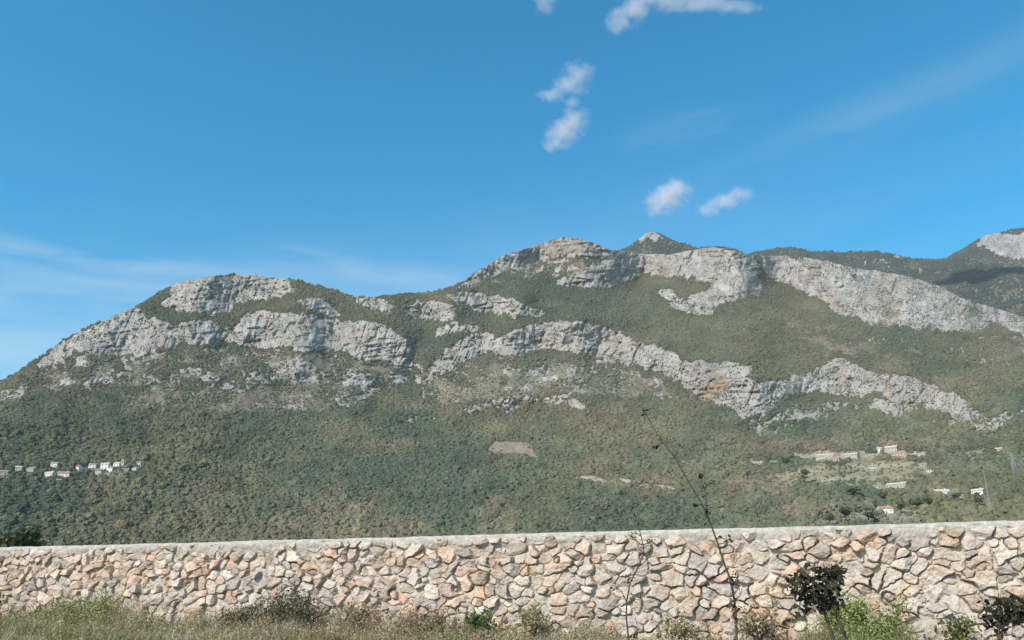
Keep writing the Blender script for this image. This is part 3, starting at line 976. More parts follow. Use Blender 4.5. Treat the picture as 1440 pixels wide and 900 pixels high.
# bell tower of the hamlet
p = on_hill(TOWER[0], TOWER[1])
k_ = float(np.linalg.norm(p)) / F_PX
root = tag(empty('tower', p, -math.atan2(p[0], p[1])), 'slim white tower rising from the crowded hamlet on the wooded slope', 'tower')
tw, thh = TOWER[2] * k_ / 2, TOWER[3] * k_
m = MB(); m.box(-tw, tw, -tw, tw, -4, thh * .78); m.build('wall', M_WALLS['white'], root)
m = MB()
t2 = tw * 1.15
m.add([(-t2, -t2, thh * .783), (t2, -t2, thh * .783), (t2, t2, thh * .783), (-t2, t2, thh * .783), (0, 0, thh)], [(0, 1, 4), (1, 2, 4), (2, 3, 4), (3, 0, 4)], [(3, 2, 1, 0)])
m.build('roof', M_ROOFS['pale'], root)
m = MB(); m.box(-tw * .4, tw * .4, -tw - .05, -tw + .05, thh * .5, thh * .7); m.build('opening', M_GLASS, root)

# lattice masts
M_STEEL = noisy('galvanised_steel', (0.26, 0.29, 0.29), 0.1, 2.0, 0.5)


def pylon(p, Hm, base, label, arms=True, name='pylon'):
    root = tag(empty(name, p, -math.atan2(p[0], p[1]) + .4), label, 'pylon')
    m = MB()
    top = base * .18
    cs = [(-1, -1), (1, -1), (1, 1), (-1, 1)]
    lv = np.linspace(0, 1, 9)
    wd = base + (top - base) * np.minimum(1, lv * 1.25)
    th = base * .05
    for sx, sy in cs:
        m.tube([(sx * w / 2, sy * w / 2, l * Hm) for l, w in zip(lv, wd)], th, 4)
    for i in range(8):
        for k in range(4):
            a, b = cs[k], cs[(k + 1) % 4]
            m.tube([(a[0] * wd[i] / 2, a[1] * wd[i] / 2, lv[i] * Hm), (b[0] * wd[i + 1] / 2, b[1] * wd[i + 1] / 2, lv[i + 1] * Hm)], th * .6, 3)
            m.tube([(b[0] * wd[i] / 2, b[1] * wd[i] / 2, lv[i] * Hm), (a[0] * wd[i + 1] / 2, a[1] * wd[i + 1] / 2, lv[i + 1] * Hm)], th * .6, 3)
    m.build('lattice', M_STEEL, root)
    if arms:
        for z, L in ((.78, base * .9), (.92, base * .7)):
            a = MB()
            for s in (-1, 1):
                a.tube([(0, 0, z * Hm + base * .12), (s * L, 0, z * Hm)], th * .8, 4)
                a.tube([(0, 0, z * Hm - base * .05), (s * L, 0, z * Hm)], th * .8, 4)
            a.build('crossarm', M_STEEL, root)


p = on_hill(1428, 668)
pylon(p, 25 * float(np.linalg.norm(p)) / F_PX, 5.5, 'sturdy pale lattice pylon at the edge of the scrub valley')
p = on_hill(1394, 722)
pylon(p, 52 * float(np.linalg.norm(p)) / F_PX, 1.6, 'slender tall pale mast rising beside the brightest white house', arms=False, name='mast')

# ------------------------------------------------------------------ trees that stand out singly
M_BARK = noisy('bark', (0.085, 0.065, 0.05), 0.3, 8.0)


def leaves(centres, sizes, cols, seed, aspect=1.8, droop=0.0):
    """one quad per leaf, random attitude"""
    r = np.random.default_rng(seed)
    n = len(centres)
    a = r.normal(size=(n, 3)); a /= np.linalg.norm(a, axis=1, keepdims=True)
    a[:, 2] -= droop
    b = r.normal(size=(n, 3)); b -= a * (a * b).sum(1, keepdims=True) / (a * a).sum(1, keepdims=True); b /= np.linalg.norm(b, axis=1, keepdims=True) + 1e-9
    s = np.asarray(sizes)[:, None]
    v = np.stack([centres - a * s * .5 * aspect, centres + b * s * .5, centres + a * s * .5 * aspect, centres - b * s * .5], 1).reshape(-1, 3)
    q = np.arange(4 * n).reshape(n, 4)
    return v, q, np.repeat(cols, 4, 0)


def crown_pts(n, r, seed, lobes=9):
    g = np.random.default_rng(seed)
    lc = g.normal(size=(lobes, 3)); lc /= np.linalg.norm(lc, axis=1, keepdims=True)
    lc *= (0.35 + .5 * g.random(lobes))[:, None]
    lr = .28 + .25 * g.random(lobes)
    k = g.integers(0, lobes, n)
    d = g.normal(size=(n, 3)); d /= np.linalg.norm(d, axis=1, keepdims=True)
    rad = lr[k] * (0.55 + .5 * g.random(n))
    return (lc[k] + d * rad[:, None]) * r, k


def tree(p, height, rad, col, label, seed, nleaf=700, group=None, name='tree'):
    root = tag(empty(name, p), label, 'tree', group)
    g = np.random.default_rng(seed)
    m = MB()
    hb_ = height * .34
    top = np.array([g.normal() * .1 * rad, g.normal() * .1 * rad, height * .62])
    m.tube([(0, 0, -.6), (0, 0, 0), top * .5, top], [rad * .10, rad * .085, rad * .06, rad * .03], 7)
    for k in range(6):
        an = k * 1.05 + g.random()
        e = np.array([math.cos(an) * rad * .7, math.sin(an) * rad * .7, height * (.55 + .25 * g.random())])
        m.tube([top * (.45 + .1 * k / 2), (top * .6 + e) / 2, e], [rad * .04, rad * .028, rad * .012], 5)
    m.build('trunk', M_BARK, root)
    c, k = crown_pts(nleaf, np.array([rad, rad, (height - hb_) * .52]), seed)
    c[:, 2] += hb_ + (height - hb_) * .5
    sz = rad * (.10 + .10 * g.random(nleaf))
    lob = g.random(9)
    cols = np.array(col) * (0.6 + .8 * g.random(nleaf))[:, None] * (.75 + .5 * lob[k])[:, None]
    v, q, cc = leaves(c, sz, cols, seed + 1)
    mesh_np('crown', v, q, M_LEAF, root, cols=cc)
    return root


VTREES = [
    (1190, 734, 22, 20, 'broad dark tree just over the wall, beside the pale bare ground'),
    (1168, 738, 15, 13, 'low dark tree just over the wall before the broad dark one'),
    (1222, 735, 26, 17, 'wide dark tree between the bare ground and the pink roofed house'),
    (1268, 722, 15, 15, 'dark bushy tree against the side of the pink roofed house'),
    (1288, 716, 16, 14, 'dark tree midway from the pink roofed house to the green field'),
    (1306, 714, 12, 16, 'squarish dark tree at the corner of the green field'),
    (1348, 703, 13, 9, 'small round tree between the gabled house and the brightest white house'),
    (1378, 716, 16, 20, 'tall dark tree below the brightest white house'),
    (1242, 706, 18, 14, 'dark tree uphill of the pink roofed house and below the farmhouse'),
    (1200, 700, 20, 15, 'round dark tree in the open terraces down from the pale row'),
    (1132, 680, 16, 17, 'dark full tree at the reddish bare field edge'),
    (1104, 655, 14, 11, 'dark tree beside the pale terrace strip near the gorge'),
]
for i, (px, py, w, h, lab) in enumerate(VTREES):
    p = on_hill(px, py)
    k_ = float(np.linalg.norm(p)) / F_PX
    tree(p, h * k_ * 1.1, w * k_ / 2, (.16, .18, .105), lab, 900 + i)

# bushy tree close behind the wall
p = at(36, 752, 62.0); p[2] = 0
tree(p, 5.6, 1.9, (.15, .165, .08), 'dark green bushy tree close behind the far end of the stone wall', 980, 1800)
p = at(6, 752, 66.0); p[2] = 0
tree(p, 6.3, 1.9, (.15, .15, .065), 'lighter olive tree at the very end of the wall beside the dark bush', 981, 1600)

# ------------------------------------------------------------------ rubble wall
WALL_TOP = EYE + 1.25


def wall_pt(px, py):
    dx, dy, dz = ray(px, py)
    t = (WALL_TOP - EYE) / dz
    return np.array([float(dx * t), float(dy * t)])


wa, wb = wall_pt(0, 769.5), wall_pt(1440, 732.0)
w_t = (wb - wa) / np.linalg.norm(wb - wa)
w_n = np.array([w_t[1], -w_t[0]])          # towards the viewer
LEN = float(np.linalg.norm(wb - wa))
U0, U1 = -7.0, LEN + 6.0
ZT = WALL_TOP - 0.085
STEP = 0.0125
us = np.arange(U0, U1, STEP)
vs = np.arange(-0.15, ZT + 1e-6, STEP)
UU, VV = np.meshgrid(us, vs)
CW, CH = 0.325, 0.215
wu = UU + .11 * (fbm(UU / .22, VV / .22, 4, 401, .6) - .5)
wv = VV + .10 * (fbm(UU / .22, VV / .22, 4, 405, .6) - .5)
ci, cj = np.floor(wu / CW), np.floor(wv / CH)
F1 = np.full(UU.shape, 9.0); F2 = np.full(UU.shape, 9.0)
ID = np.zeros(UU.shape, np.int64)
LX = np.zeros(UU.shape); LY = np.zeros(UU.shape)
for di in (-2, -1, 0, 1, 2):
    for dj in (-2, -1, 0, 1, 2):
        i, j = ci + di, cj + dj
        h1, h2, h3, h4, h5 = (_hash(i, j, s) for s in (501, 502, 503, 504, 505))
        off = np.mod(j, 2) * .5
        sx = (i + off + .5 + (h1 - .5) * .85) * CW
        sy = (j + .5 + (h2 - .5) * .75) * CH
        lean = 0.10 + 0.38 * np.clip(1 - (sx - U0) / (LEN * .8), 0, 1)
        an = lean + (h3 - .5) * 1.25
        asp = 1.05 + .95 * h4
        wgt = .60 + .80 * h5 ** 1.4
        px_, py_ = wu - sx, wv - sy
        lx = px_ * np.cos(an) + py_ * np.sin(an)
        ly = -px_ * np.sin(an) + py_ * np.cos(an)
        d = np.sqrt((lx / asp) ** 2 + (ly * asp ** .35) ** 2) / wgt
        mk = .1 + .6 * _hash(i, j, 506)
        d = (1 - mk) * d + mk * np.maximum(np.abs(lx) / asp, np.abs(ly) * asp ** .35) / wgt * 1.15
        idn = (i * 4099 + j).astype(np.int64)
        c1 = d < F1
        F2 = np.where(c1, F1, np.minimum(F2, d))
        ID = np.where(c1, idn, ID)
        LX = np.where(c1, px_, LX); LY = np.where(c1, py_, LY)
        F1 = np.where(c1, d, F1)
edge = (F2 - F1)
ida, idb = ID // 4099, ID % 4099
hh = [_hash(ida, idb, s) for s in range(601, 612)]
gap = 0.004 + 0.016 * hh[0]
body = sstep(gap * .3, gap + .026, edge)
prot = 0.035 + 0.115 * hh[1] ** 1.2
gxs, gys = (hh[2] - .5) * .60, (hh[3] - .42) * .60
plane1 = gxs * LX + gys * LY
plane2 = .035 - ((hh[4] - .5) * 1.2 * LX + (hh[5] - .35) * 1.1 * LY)
plane3 = .045 - ((hh[6] - .5) * 1.4 * LX + (hh[7] - .7) * 1.2 * LY)
face = np.minimum(np.minimum(plane1, plane2), plane3)
face = np.clip(face, -.10, .07)
rough_ = (fbm(UU / .13, VV / .10, 3, 411) - .5) * .045 + (fbm(UU / .035, VV / .035, 2, 415) - .5) * .016
st_h = body * (prot + face + rough_) - (1 - body) * .03
# small spalls wedged into the joints between the big stones
SC = .105
f1 = np.full(UU.shape, 9.0); f2 = np.full(UU.shape, 9.0); sid = np.zeros(UU.shape, np.int64)
si, sj = np.floor(wu / SC), np.floor(wv / (SC * .8))
for di in (-1, 0, 1):
    for dj in (-1, 0, 1):
        i, j = si + di, sj + dj
        d = np.hypot(wu - (i + .5 + (_hash(i, j, 521) - .5) * .9) * SC, (wv - (j + .5 + (_hash(i, j, 522) - .5) * .9) * SC * .8) * 1.25) / (.75 + .5 * _hash(i, j, 523))
        c1 = d < f1
        f2 = np.where(c1, f1, np.minimum(f2, d)); sid = np.where(c1, (i * 8191 + j).astype(np.int64), sid); f1 = np.where(c1, d, f1)
s1, s2, s3 = (_hash(sid // 8191, sid % 8191, s) for s in (531, 532, 533))
sp_h = sstep(.0, .022, f2 - f1) * (.0 + .05 * s1 + rough_ * .8) - .035
is_s = sp_h > st_h
st_h = np.maximum(st_h, sp_h)
# mortar and cement slurry over the joints, most of it just under the coping
topb = sstep(ZT - .30, ZT - .02, VV + .10 * (fbm(UU / .35, VV / .3, 3, 427) - .5))
mort = sstep(.45, .80, fbm(UU / .9, VV / .5, 3, 421) + .12 * np.clip(1 - UU / (LEN * .6), 0, 1))
m_level = -0.03 + 0.045 * mort + .085 * topb + (fbm(UU / .07, VV / .07, 3, 425) - .5) * .03
HH = np.maximum(st_h, m_level)
is_m = (m_level > st_h - .004)
pal = np.array([[.48, .43, .37], [.52, .46, .385], [.45, .415, .365], [.575, .53, .46], [.545, .435, .36], [.55, .41, .315], [.50, .38, .315], [.415, .39, .355]])
warm = np.clip(.12 + .13 * np.clip(1 - UU / (LEN * .75), 0, 1) + .30 * (fbm(UU / 1.6, VV / 1.2, 2, 431) - .5), 0.03, .6)
sel = hh[8]
k_w = np.where(hh[9] < .5, 4, np.where(hh[9] < .78, 5, 6))
k_c = np.minimum((hh[10] * 5).astype(int), 4)
k_c = np.where(k_c == 4, 7, k_c)
kk = np.where(sel < warm * 1.5, k_w, k_c)
kk = np.where(is_s, np.where(s2 < .12, 4, np.where(s2 < .3, 7, (s3 * 3).astype(int))), kk)
cst = (pal[kk] * .75 + np.array([.50, .435, .365]) * .25) * np.array([1.0, .92, .868]) * (.84 + .30 * np.where(is_s, s3, hh[9]))[..., None]
stain = sstep(.50, .68, fbm(UU / .35, VV / .28, 4, 441))[..., None] * np.array([.02, .12, .22])
cst = cst * (1 - stain * .8)
cst = cst * (.78 + .44 * fbm(UU / .07, VV / .055, 4, 445, .6))[..., None]
cm = np.array([.45, .40, .335]) * (.82 + .34 * fbm(UU / .08, VV / .08, 3, 451))[..., None]
ccol = np.where(is_m[..., None], cm, cst)
WP = np.zeros(UU.shape + (3,))
WP[..., 0] = wa[0] + w_t[0] * UU + w_n[0] * HH
WP[..., 1] = wa[1] + w_t[1] * UU + w_n[1] * HH
WP[..., 2] = VV
M_STONE = attr_mat('rubble_stone', scales=((9.0, 0.14), (40.0, 0.12)), rough=0.92, bump=(0.35, 0.012))
wroot = tag(empty('stone_wall', (0, 0, 0)), 'long rubble stone wall of grey and orange stones with concrete top', 'wall')
mesh_np('stone_facing', WP.reshape(-1, 3), quad_grid(len(vs), len(us)), M_STONE, wroot, smooth=False, cols=ccol.reshape(-1, 3))


def wp(u, n, z):
    return np.stack([wa[0] + w_t[0] * u + w_n[0] * n, wa[1] + w_t[1] * u + w_n[1] * n, z], -1)


# concrete core behind the facing
cu = np.array([U0 + .01, U1 - .03])
m = MB()
v = [tuple(wp(np.array(u), np.array(n), np.array(z))) for z in (-.2, WALL_TOP - .12) for n in (-.55, -.07) for u in cu]
m.add(v, [(0, 1, 3, 2), (4, 6, 7, 5), (0, 4, 5, 1), (1, 5, 7, 3), (3, 7, 6, 2), (2, 6, 4, 0)])
M_CONC = noisy('rough_concrete', (0.41, 0.372, 0.312), 0.24, 9.0, 0.95, bump=0.9)
m.build('core', M_CONC, wroot)
# cast concrete coping, uneven along its lower lip
ucap = np.arange(U0, U1, .02)
prof = [(-.56, 0), (-.56, .155), (-.50, .185), (-.2, .192), (.0, .186), (.022, .172), (.036, .155), (.042, .135), (.046, .115), (.048, .095), (.048, .075), (.044, .055), (.03, .035), (-.06, .02)]
rows = []
lip = .06 * (fbm(ucap / .28, ucap * 0, 3, 461) - .5) + .05 * (vnoise(ucap / .09, ucap * 0, 463) - .5) - .01
topw = .035 * (fbm(ucap / 3.1, ucap * 0, 3, 471) - .5) + .02 * (fbm(ucap / .25, ucap * 0, 2, 473) - .5)
for k, (n, z) in enumerate(prof):
    z_ = z + (topw if .1 < z else 0) + (lip if z < .07 and n > -.1 else 0)
    nn = n + (.05 * (fbm(ucap / .16, ucap * 0 + k * .35, 3, 475) - .5) + .02 * (vnoise(ucap / .04, ucap * 0 + k * .8, 477) - .5) if n > -.05 else 0)
    rows.append(wp(ucap, nn + 0 * ucap, WALL_TOP - .185 + z_ + 0 * ucap))
mesh_np('coping', np.concatenate(rows), quad_grid(len(prof), len(ucap)), M_CONC, wroot, smooth=True)


# ------------------------------------------------------------------ verge: grass, shrubs, weeds
def wall_uv_px(px):
    """distance along the wall of the point seen at image column px (at the wall's foot)"""
    dx, dy, _ = ray(px, 880)
    a = np.array([[float(dx), -w_t[0]], [float(dy), -w_t[1]]])
    s = np.linalg.solve(a, wa)
    return float(s[1])


PXU = np.interp(np.arange(-300, 1741, 10), np.arange(-300, 1741, 10), [wall_uv_px(x) for x in range(-300, 1741, 10)])


def u_of(px):
    return np.interp(px, np.arange(-300, 1741, 10), PXU)


def blades(u, n, h, lean, cols, wd, seed):
    r = np.random.default_rng(seed)
    k = len(u)
    base = wp(u, n, np.zeros(k))
    ang = r.random(k) * 6.28
    dirv = np.stack([np.cos(ang), np.sin(ang), np.zeros(k)], -1)
    side = np.stack([-np.sin(ang + .8), np.cos(ang + .8), np.zeros(k)], -1)
    mid = base + dirv * (lean * h * .35)[:, None] + np.array([0, 0, 1]) * (h * .6)[:, None]
    tip = base + dirv * (lean * h)[:, None] + np.array([0, 0, 1]) * h[:, None]
    w_ = (wd * side.T).T
    v = np.stack([base - w_, base + w_, mid + w_ * .8, mid - w_ * .8, tip], 1).reshape(-1, 3)
    i = np.arange(k)[:, None] * 5
    return v, i + np.array([[0, 1, 2, 3]]), i + np.array([[3, 2, 4]]), np.repeat(cols, 5, 0)


GH = [(-300, .5), (0, .45), (60, .5), (110, .62), (200, .66), (250, .55), (330, .42), (480, .5), (560, .46), (640, .36), (720, .30), (800, .30), (860, .24), (900, .14), (1060, .16), (1110, .30), (1180, .62), (1250, .55), (1290, .18), (1360, .14), (1440, .2), (1740, .4)]
NC = 2300
uc = rng.uniform(U0, U1, NC)
nc_ = rng.uniform(.10, 4.6, NC)
hm = np.interp(uc, u_of(np.array([g[0] for g in GH], float)), [g[1] for g in GH])
hm = 1.15 * hm * np.interp(nc_, [0, 1.2, 2.2, 4.6], [1, 1, .55, .35])
dn = np.interp(uc, u_of(np.array([g[0] for g in GH], float)), [min(1, .25 + g[1] * 1.2) for g in GH])
kp = (rng.random(NC) < dn) & (fbm(uc / .8, nc_ / .7, 2, 485) > .36)
uc, nc_, hm = uc[kp], nc_[kp], hm[kp]
NC = len(uc)
straw, olive, green, rust, pale = np.array([.46, .36, .21]), np.array([.30, .275, .125]), np.array([.20, .24, .08]), np.array([.36, .235, .145]), np.array([.54, .45, .30])
gm_ = np.clip((fbm(uc / 1.3 + 9, nc_ / 1.5, 3, 491) - .44) * 5, 0, .9)
gm_ = np.maximum(gm_, np.exp(-((uc - u_of(170)) / 1.6) ** 2) * .55 * (rng.random(NC) < .6))
gm_ = np.maximum(gm_, np.exp(-((uc - u_of(1215)) / .8) ** 2) * 1.0)
q_ = rng.random(NC)[:, None]
cc_ = np.where(rng.random(NC)[:, None] < .3, pale, straw) * (1 - gm_[:, None]) + (olive * (1 - q_) + green * q_) * gm_[:, None]
rm = (np.exp(-((uc - u_of(610)) / 2.2) ** 2) * (rng.random(NC) < .6) + .12 * (rng.random(NC) < .3))[:, None]
cc_ = cc_ * (1 - rm) + rust * rm
cc_ *= (.7 + .5 * rng.random(NC))[:, None]
hm *= .40 + 1.15 * rng.random(NC) ** 2.2
per = rng.integers(14, 46, NC)
ix = np.repeat(np.arange(NC), per)
K = len(ix)
rad_ = .05 + .13 * rng.random(NC)
ub = uc[ix] + rng.normal(size=K) * rad_[ix]
nb_ = np.clip(nc_[ix] + rng.normal(size=K) * rad_[ix], .06, None)
hg = hm[ix] * (.45 + .6 * rng.random(K))
cg = cc_[ix] * (.65 + .6 * rng.random(K))[:, None]
v, q4, q3, cc = blades(ub, nb_, hg, rng.uniform(.1, 1.1, K), cg, rng.uniform(.003, .008, K), 5)
# seed heads and small dry leaves on the upper half of the blades
hk = rng.random(K) < .8
hc = wp(ub[hk] + rng.normal(size=hk.sum()) * .05, np.clip(nb_[hk] + rng.normal(size=hk.sum()) * .05, .1, None), hg[hk] * (.35 + .65 * rng.random(hk.sum())))


def leaves(centres, sizes, cols, seed, aspect=1.8, droop=0.0):
    """one quad per leaf, random attitude"""
    r = np.random.default_rng(seed)
    n = len(centres)
    a = r.normal(size=(n, 3)); a /= np.linalg.norm(a, axis=1, keepdims=True)
    a[:, 2] -= droop
    b = r.normal(size=(n, 3)); b -= a * (a * b).sum(1, keepdims=True) / (a * a).sum(1, keepdims=True); b /= np.linalg.norm(b, axis=1, keepdims=True) + 1e-9
    s = np.asarray(sizes)[:, None]
    v = np.stack([centres - a * s * .5 * aspect, centres + b * s * .5, centres + a * s * .5 * aspect, centres - b * s * .5], 1).reshape(-1, 3)
    q = np.arange(4 * n).reshape(n, 4)
    return v, q, np.repeat(cols, 4, 0)


v2, q2, c2 = leaves(hc, .012 + .016 * rng.random(len(hc)), np.clip(cg[hk] * (.7 + .7 * rng.random(len(hc)))[:, None], 0, .6), 6, 2.2)
# leafy dead weeds standing among the grass
NW = 620
uw = rng.uniform(U0, U1, NW)
wh = np.interp(uw, u_of(np.array([g[0] for g in GH], float)), [g[1] for g in GH])
uw, wh = uw[rng.random(NW) < .25 + wh], wh[:0]
wh = np.interp(uw, u_of(np.array([g[0] for g in GH], float)), [g[1] for g in GH])
NW = len(uw)
nw = rng.uniform(.15, 2.6, NW)
wh = wh * (.35 + 1.15 * rng.random(NW) ** 1.6) * np.interp(nw, [0, 1.2, 2.6], [1.15, 1, .6])
wr = .10 + .30 * rng.random(NW)
wc = np.where(rng.random(NW)[:, None] < .45, np.array([.46, .37, .22]), np.where(rng.random(NW)[:, None] < .5, np.array([.28, .26, .14]), np.array([.37, .27, .17])))
lm_ = np.exp(-((uw - u_of(165)) / 2.2) ** 2)[:, None] * .8
wc = wc * (1 - lm_) + np.array([.40, .38, .16]) * lm_
lm_ = (np.exp(-((uw - u_of(1215)) / 1.0) ** 2) * .9)[:, None]
wc = wc * (1 - lm_) + np.array([.24, .28, .09]) * lm_
iw = np.repeat(np.arange(NW), (160 + 340 * wr).astype(int))
kz = rng.random(len(iw))
gw = .35 + .65 * np.sin(kz * 2.6)
pw = wp(uw[iw] + rng.normal(size=len(iw)) * wr[iw] * .6 * gw, np.clip(nw[iw] + rng.normal(size=len(iw)) * wr[iw] * .6 * gw, .06, None), kz * wh[iw] * (.8 + .4 * rng.random(len(iw))))
v3, q3_, c3 = leaves(pw, .012 + .020 * rng.random(len(iw)), wc[iw] * (.5 + 1.0 * rng.random(len(iw)))[:, None], 8, 1.9)
q3_ = q3_ + len(v) + len(v2)
v2 = np.concatenate([v2, v3]); c2 = np.concatenate([c2, c3]); q2 = np.concatenate([q2, q3_ - len(v)])
tag(mesh_np('grass', np.concatenate([v, v2]), [np.concatenate([q4, q2 + len(v)]), q3], M_BLADE, cols=np.concatenate([cc, c2])), 'dry straw and green grass growing along the foot of the wall', 'grass', kind='stuff')

M_STEM = noisy('dry_stem', (0.085, 0.062, 0.042), 0.3, 14.0)


def shrub(px, n, w, h, col, label, seed, leaf=.035, nl=1600, name='shrub', cols2=None, cat='shrub'):
    u = u_of(px)
    p = wp(np.array(u), np.array(n), np.array(0.0))
    root = tag(empty(name, p, seed * .7), label, cat)
    g = np.random.default_rng(seed)
    m = MB()
    ends = []
    ns = 15
    for k in range(ns):
        a = g.random() * 6.28
        rr_ = w / 2 * (.25 + .75 * g.random())
        e = np.array([math.cos(a) * rr_, math.sin(a) * rr_, h * (.35 + .72 * g.random() ** 1.3)])
        mid = e * np.array([.4, .4, .55]) + g.normal(size=3) * .03
        m.tube([(0, 0, -.05), mid, e], [.011, .008, .003], 5)
        ends.append((mid, e))
        for j in range(3):
            t = .3 + .25 * j
            b = mid + (e - mid) * t
            e2 = b + np.array([g.normal() * .12, g.normal() * .12, .05 + .15 * g.random()])
            m.tube([b, e2], [.004, .002], 4)
            ends.append((b, e2))
    m.build('stem', M_STEM, root, smooth=True)
    k = g.integers(0, len(ends), nl)
    A = np.array([e[0] for e in ends])[k]; B = np.array([e[1] for e in ends])[k]
    t = g.random(nl)[:, None] ** .6
    c = A + (B - A) * (t * 1.12) + g.normal(size=(nl, 3)) * (.03 + .035 * w)
    c[:, 2] = np.clip(c[:, 2], .02, None)
    mixc = (g.random(nl) < .3)[:, None]
    cl = np.where(mixc, np.array(cols2 or col), np.array(col)) * (.55 + .9 * g.random(nl))[:, None]
    v, q, cc = leaves(c, leaf * (.6 + .8 * g.random(nl)), cl, seed + 2)
    mesh_np('foliage', v, q, M_LEAF, root, cols=cc)
    return root


shrub(8, .9, 1.1, .85, (.075, .085, .06), 'dark grey green bush at the far end of the wall foot', 701, .05, 1500, cols2=(.20, .19, .15))
shrub(165, .9, 2.6, .8, (.26, .26, .10), 'yellow green leafy bush among straw grass by the far wall', 702, .03, 4200, cols2=(.38, .33, .15))
shrub(366, .8, 1.3, .68, (.14, .13, .075), 'brown green bush beside the larger twiggy bush', 703, .04, 1300, cols2=(.24, .2, .11))
shrub(432, .8, 2.0, .95, (.095, .10, .055), 'large twiggy dark green bush covering the lower wall stones', 704, .034, 3600, cols2=(.27, .21, .12))
shrub(525, .7, .9, .62, (.32, .22, .13), 'rusty dried bush next to the large twiggy bush', 705, .035, 1000, cols2=(.4, .32, .18))
shrub(620, .7, 1.1, .5, (.34, .22, .15), 'low pinkish brown dried weed before the middle of the wall', 706, .035, 1000, cols2=(.40, .30, .18))
shrub(690, .6, .55, .52, (.13, .19, .06), 'small fresh green weed tight against the wall', 707, .05, 500, cols2=(.1, .12, .05))
shrub(765, .7, .9, .55, (.30, .26, .13), 'pale olive dried weed near the small green one', 708, .04, 800, cols2=(.36, .3, .16))
shrub(1070, .5, .9, .85, (.36, .29, .17), 'straw coloured dried weed leaning on the wall by the tall stalk', 709, .035, 700, cols2=(.26, .22, .11))
shrub(1220, 1.0, 1.5, .74, (.23, .27, .085), 'bright green leafy bush beside the two blackish stems', 710, .03, 5200, cols2=(.34, .34, .14))
shrub(1345, .6, .7, .42, (.14, .17, .06), 'low green weed between the bright bush and the dark sprig', 711, .04, 600, cols2=(.3, .27, .13))
shrub(970, .5, 1.0, .42, (.40, .33, .19), 'low straw weed at the wall foot before the thin twig', 712, .035, 700, cols2=(.2, .2, .09))

M_DARK = noisy('dark_stalk', (0.075, 0.058, 0.04), 0.3, 20.0)
C_DK = np.array([.030, .028, .018])


def plant_path(pts_px, Y):
    return np.array([at(x, y, Y) for x, y in pts_px])


def smooth_path(P, n=6):
    P = np.asarray(P, float)
    t = np.linspace(0, len(P) - 1, (len(P) - 1) * n + 1)
    return np.stack([np.interp(t, np.arange(len(P)), P[:, k]) for k in range(3)], -1)


# tall bare stalk
Y = 6.2
foot = at(1038, 900, Y); foot[2] = -0.05
root = tag(empty('tall_stalk', (foot[0], Y, 0)), 'tall thin leaning brown stalk reaching high above the wall', 'weed')
O = np.array([foot[0], Y, 0.0])
main_px = [(1036, 900), (1035, 868), (1033, 845), (1027, 815), (1018, 790), (1010, 765), (1003, 745), (995, 724), (988, 710), (975, 688), (960, 662), (945, 638), (930, 620), (917, 598), (905, 578), (902, 566)]
mp = np.concatenate([[foot], plant_path(main_px, Y)]) - O
mp[2:, 1] += np.cumsum(rng.normal(size=len(mp) - 2) * .004)
m = MB()
m.tube(mp, np.linspace(.0095, .0024, len(mp)), 7)
m.build('stem', M_DARK, root, smooth=True)
sides = [[(995, 724), (993, 705), (992, 692), (988, 678), (985, 670)], [(992, 686), (997, 681), (1002, 680)], [(989, 682), (985, 684)],
         [(988, 711), (982, 708), (976, 710)], [(930, 622), (926, 627), (920, 629)], [(917, 600), (912, 601)], [(905, 578), (903, 571)],
         [(1007, 757), (1013, 756), (1020, 758), (1024, 762)], [(1010, 765), (1017, 764), (1022, 760)], [(1033, 845), (1040, 838), (1044, 828)], [(1034, 855), (1028, 848)]]
for s in sides:
    m = MB()
    m.tube(plant_path(s, Y) - O, np.linspace(.0042, .002, len(s)), 5)
    m.build('twig', M_DARK, root, smooth=True)
lc = []
for (x, y, sx, sy, n) in ((1031, 828, 3, 14, 46), (992, 718, 3, 7, 26), (986, 672, 2, 5, 10), (1002, 680, 3, 1.5, 8), (977, 710, 3, 1.5, 8), (922, 629, 4, 1.5, 10), (906, 580, 1.5, 5, 8), (1034, 860, 3, 10, 22), (1018, 758, 5, 2, 12), (989, 690, 1.5, 8, 10)):
    for k in range(n):
        lc.append(at(x + rng.normal() * sx, y + rng.normal() * sy, Y) - O + np.array([0, rng.normal() * .015, 0]))
lc = np.array(lc)
v, q, cc = leaves(lc, .018 * (.5 + .9 * rng.random(len(lc))), C_DK * (.6 + .9 * rng.random(len(lc)))[:, None] * 1.4, 77)
mesh_np('dried_leaves', v, q, M_LEAF, root, cols=cc)

# thin branching twig in front of the middle of the wall
Y = 9.0
foot = at(884, 900, Y); foot[2] = -.05
root = tag(empty('thin_twig_plant', (foot[0], Y, 0)), 'thin dark branching twig plant standing before the middle of the wall', 'weed')
O = np.array([foot[0], Y, 0.0])
main_px = [(884, 900), (881, 872), (881, 846), (886, 820), (897, 798), (906, 778), (902, 755), (897, 738), (892, 722), (889, 708)]
mp = np.concatenate([[foot], plant_path(main_px, Y)]) - O
m = MB(); m.tube(mp, np.linspace(.010, .0035, len(mp)), 6); m.build('stem', M_DARK, root, smooth=True)
sides = [[(881, 846), (874, 832), (866, 824), (858, 824)], [(886, 820), (876, 818), (868, 826)], [(881, 862), (872, 858), (868, 866)], [(897, 798), (907, 790), (913, 776), (918, 763), (912, 758), (906, 760)],
         [(902, 755), (896, 750), (889, 751), (886, 755)], [(893, 726), (886, 716), (880, 714)], [(894, 728), (899, 716), (901, 711)], [(906, 778), (898, 772), (895, 764)], [(881, 850), (889, 842), (899, 843), (904, 850)]]
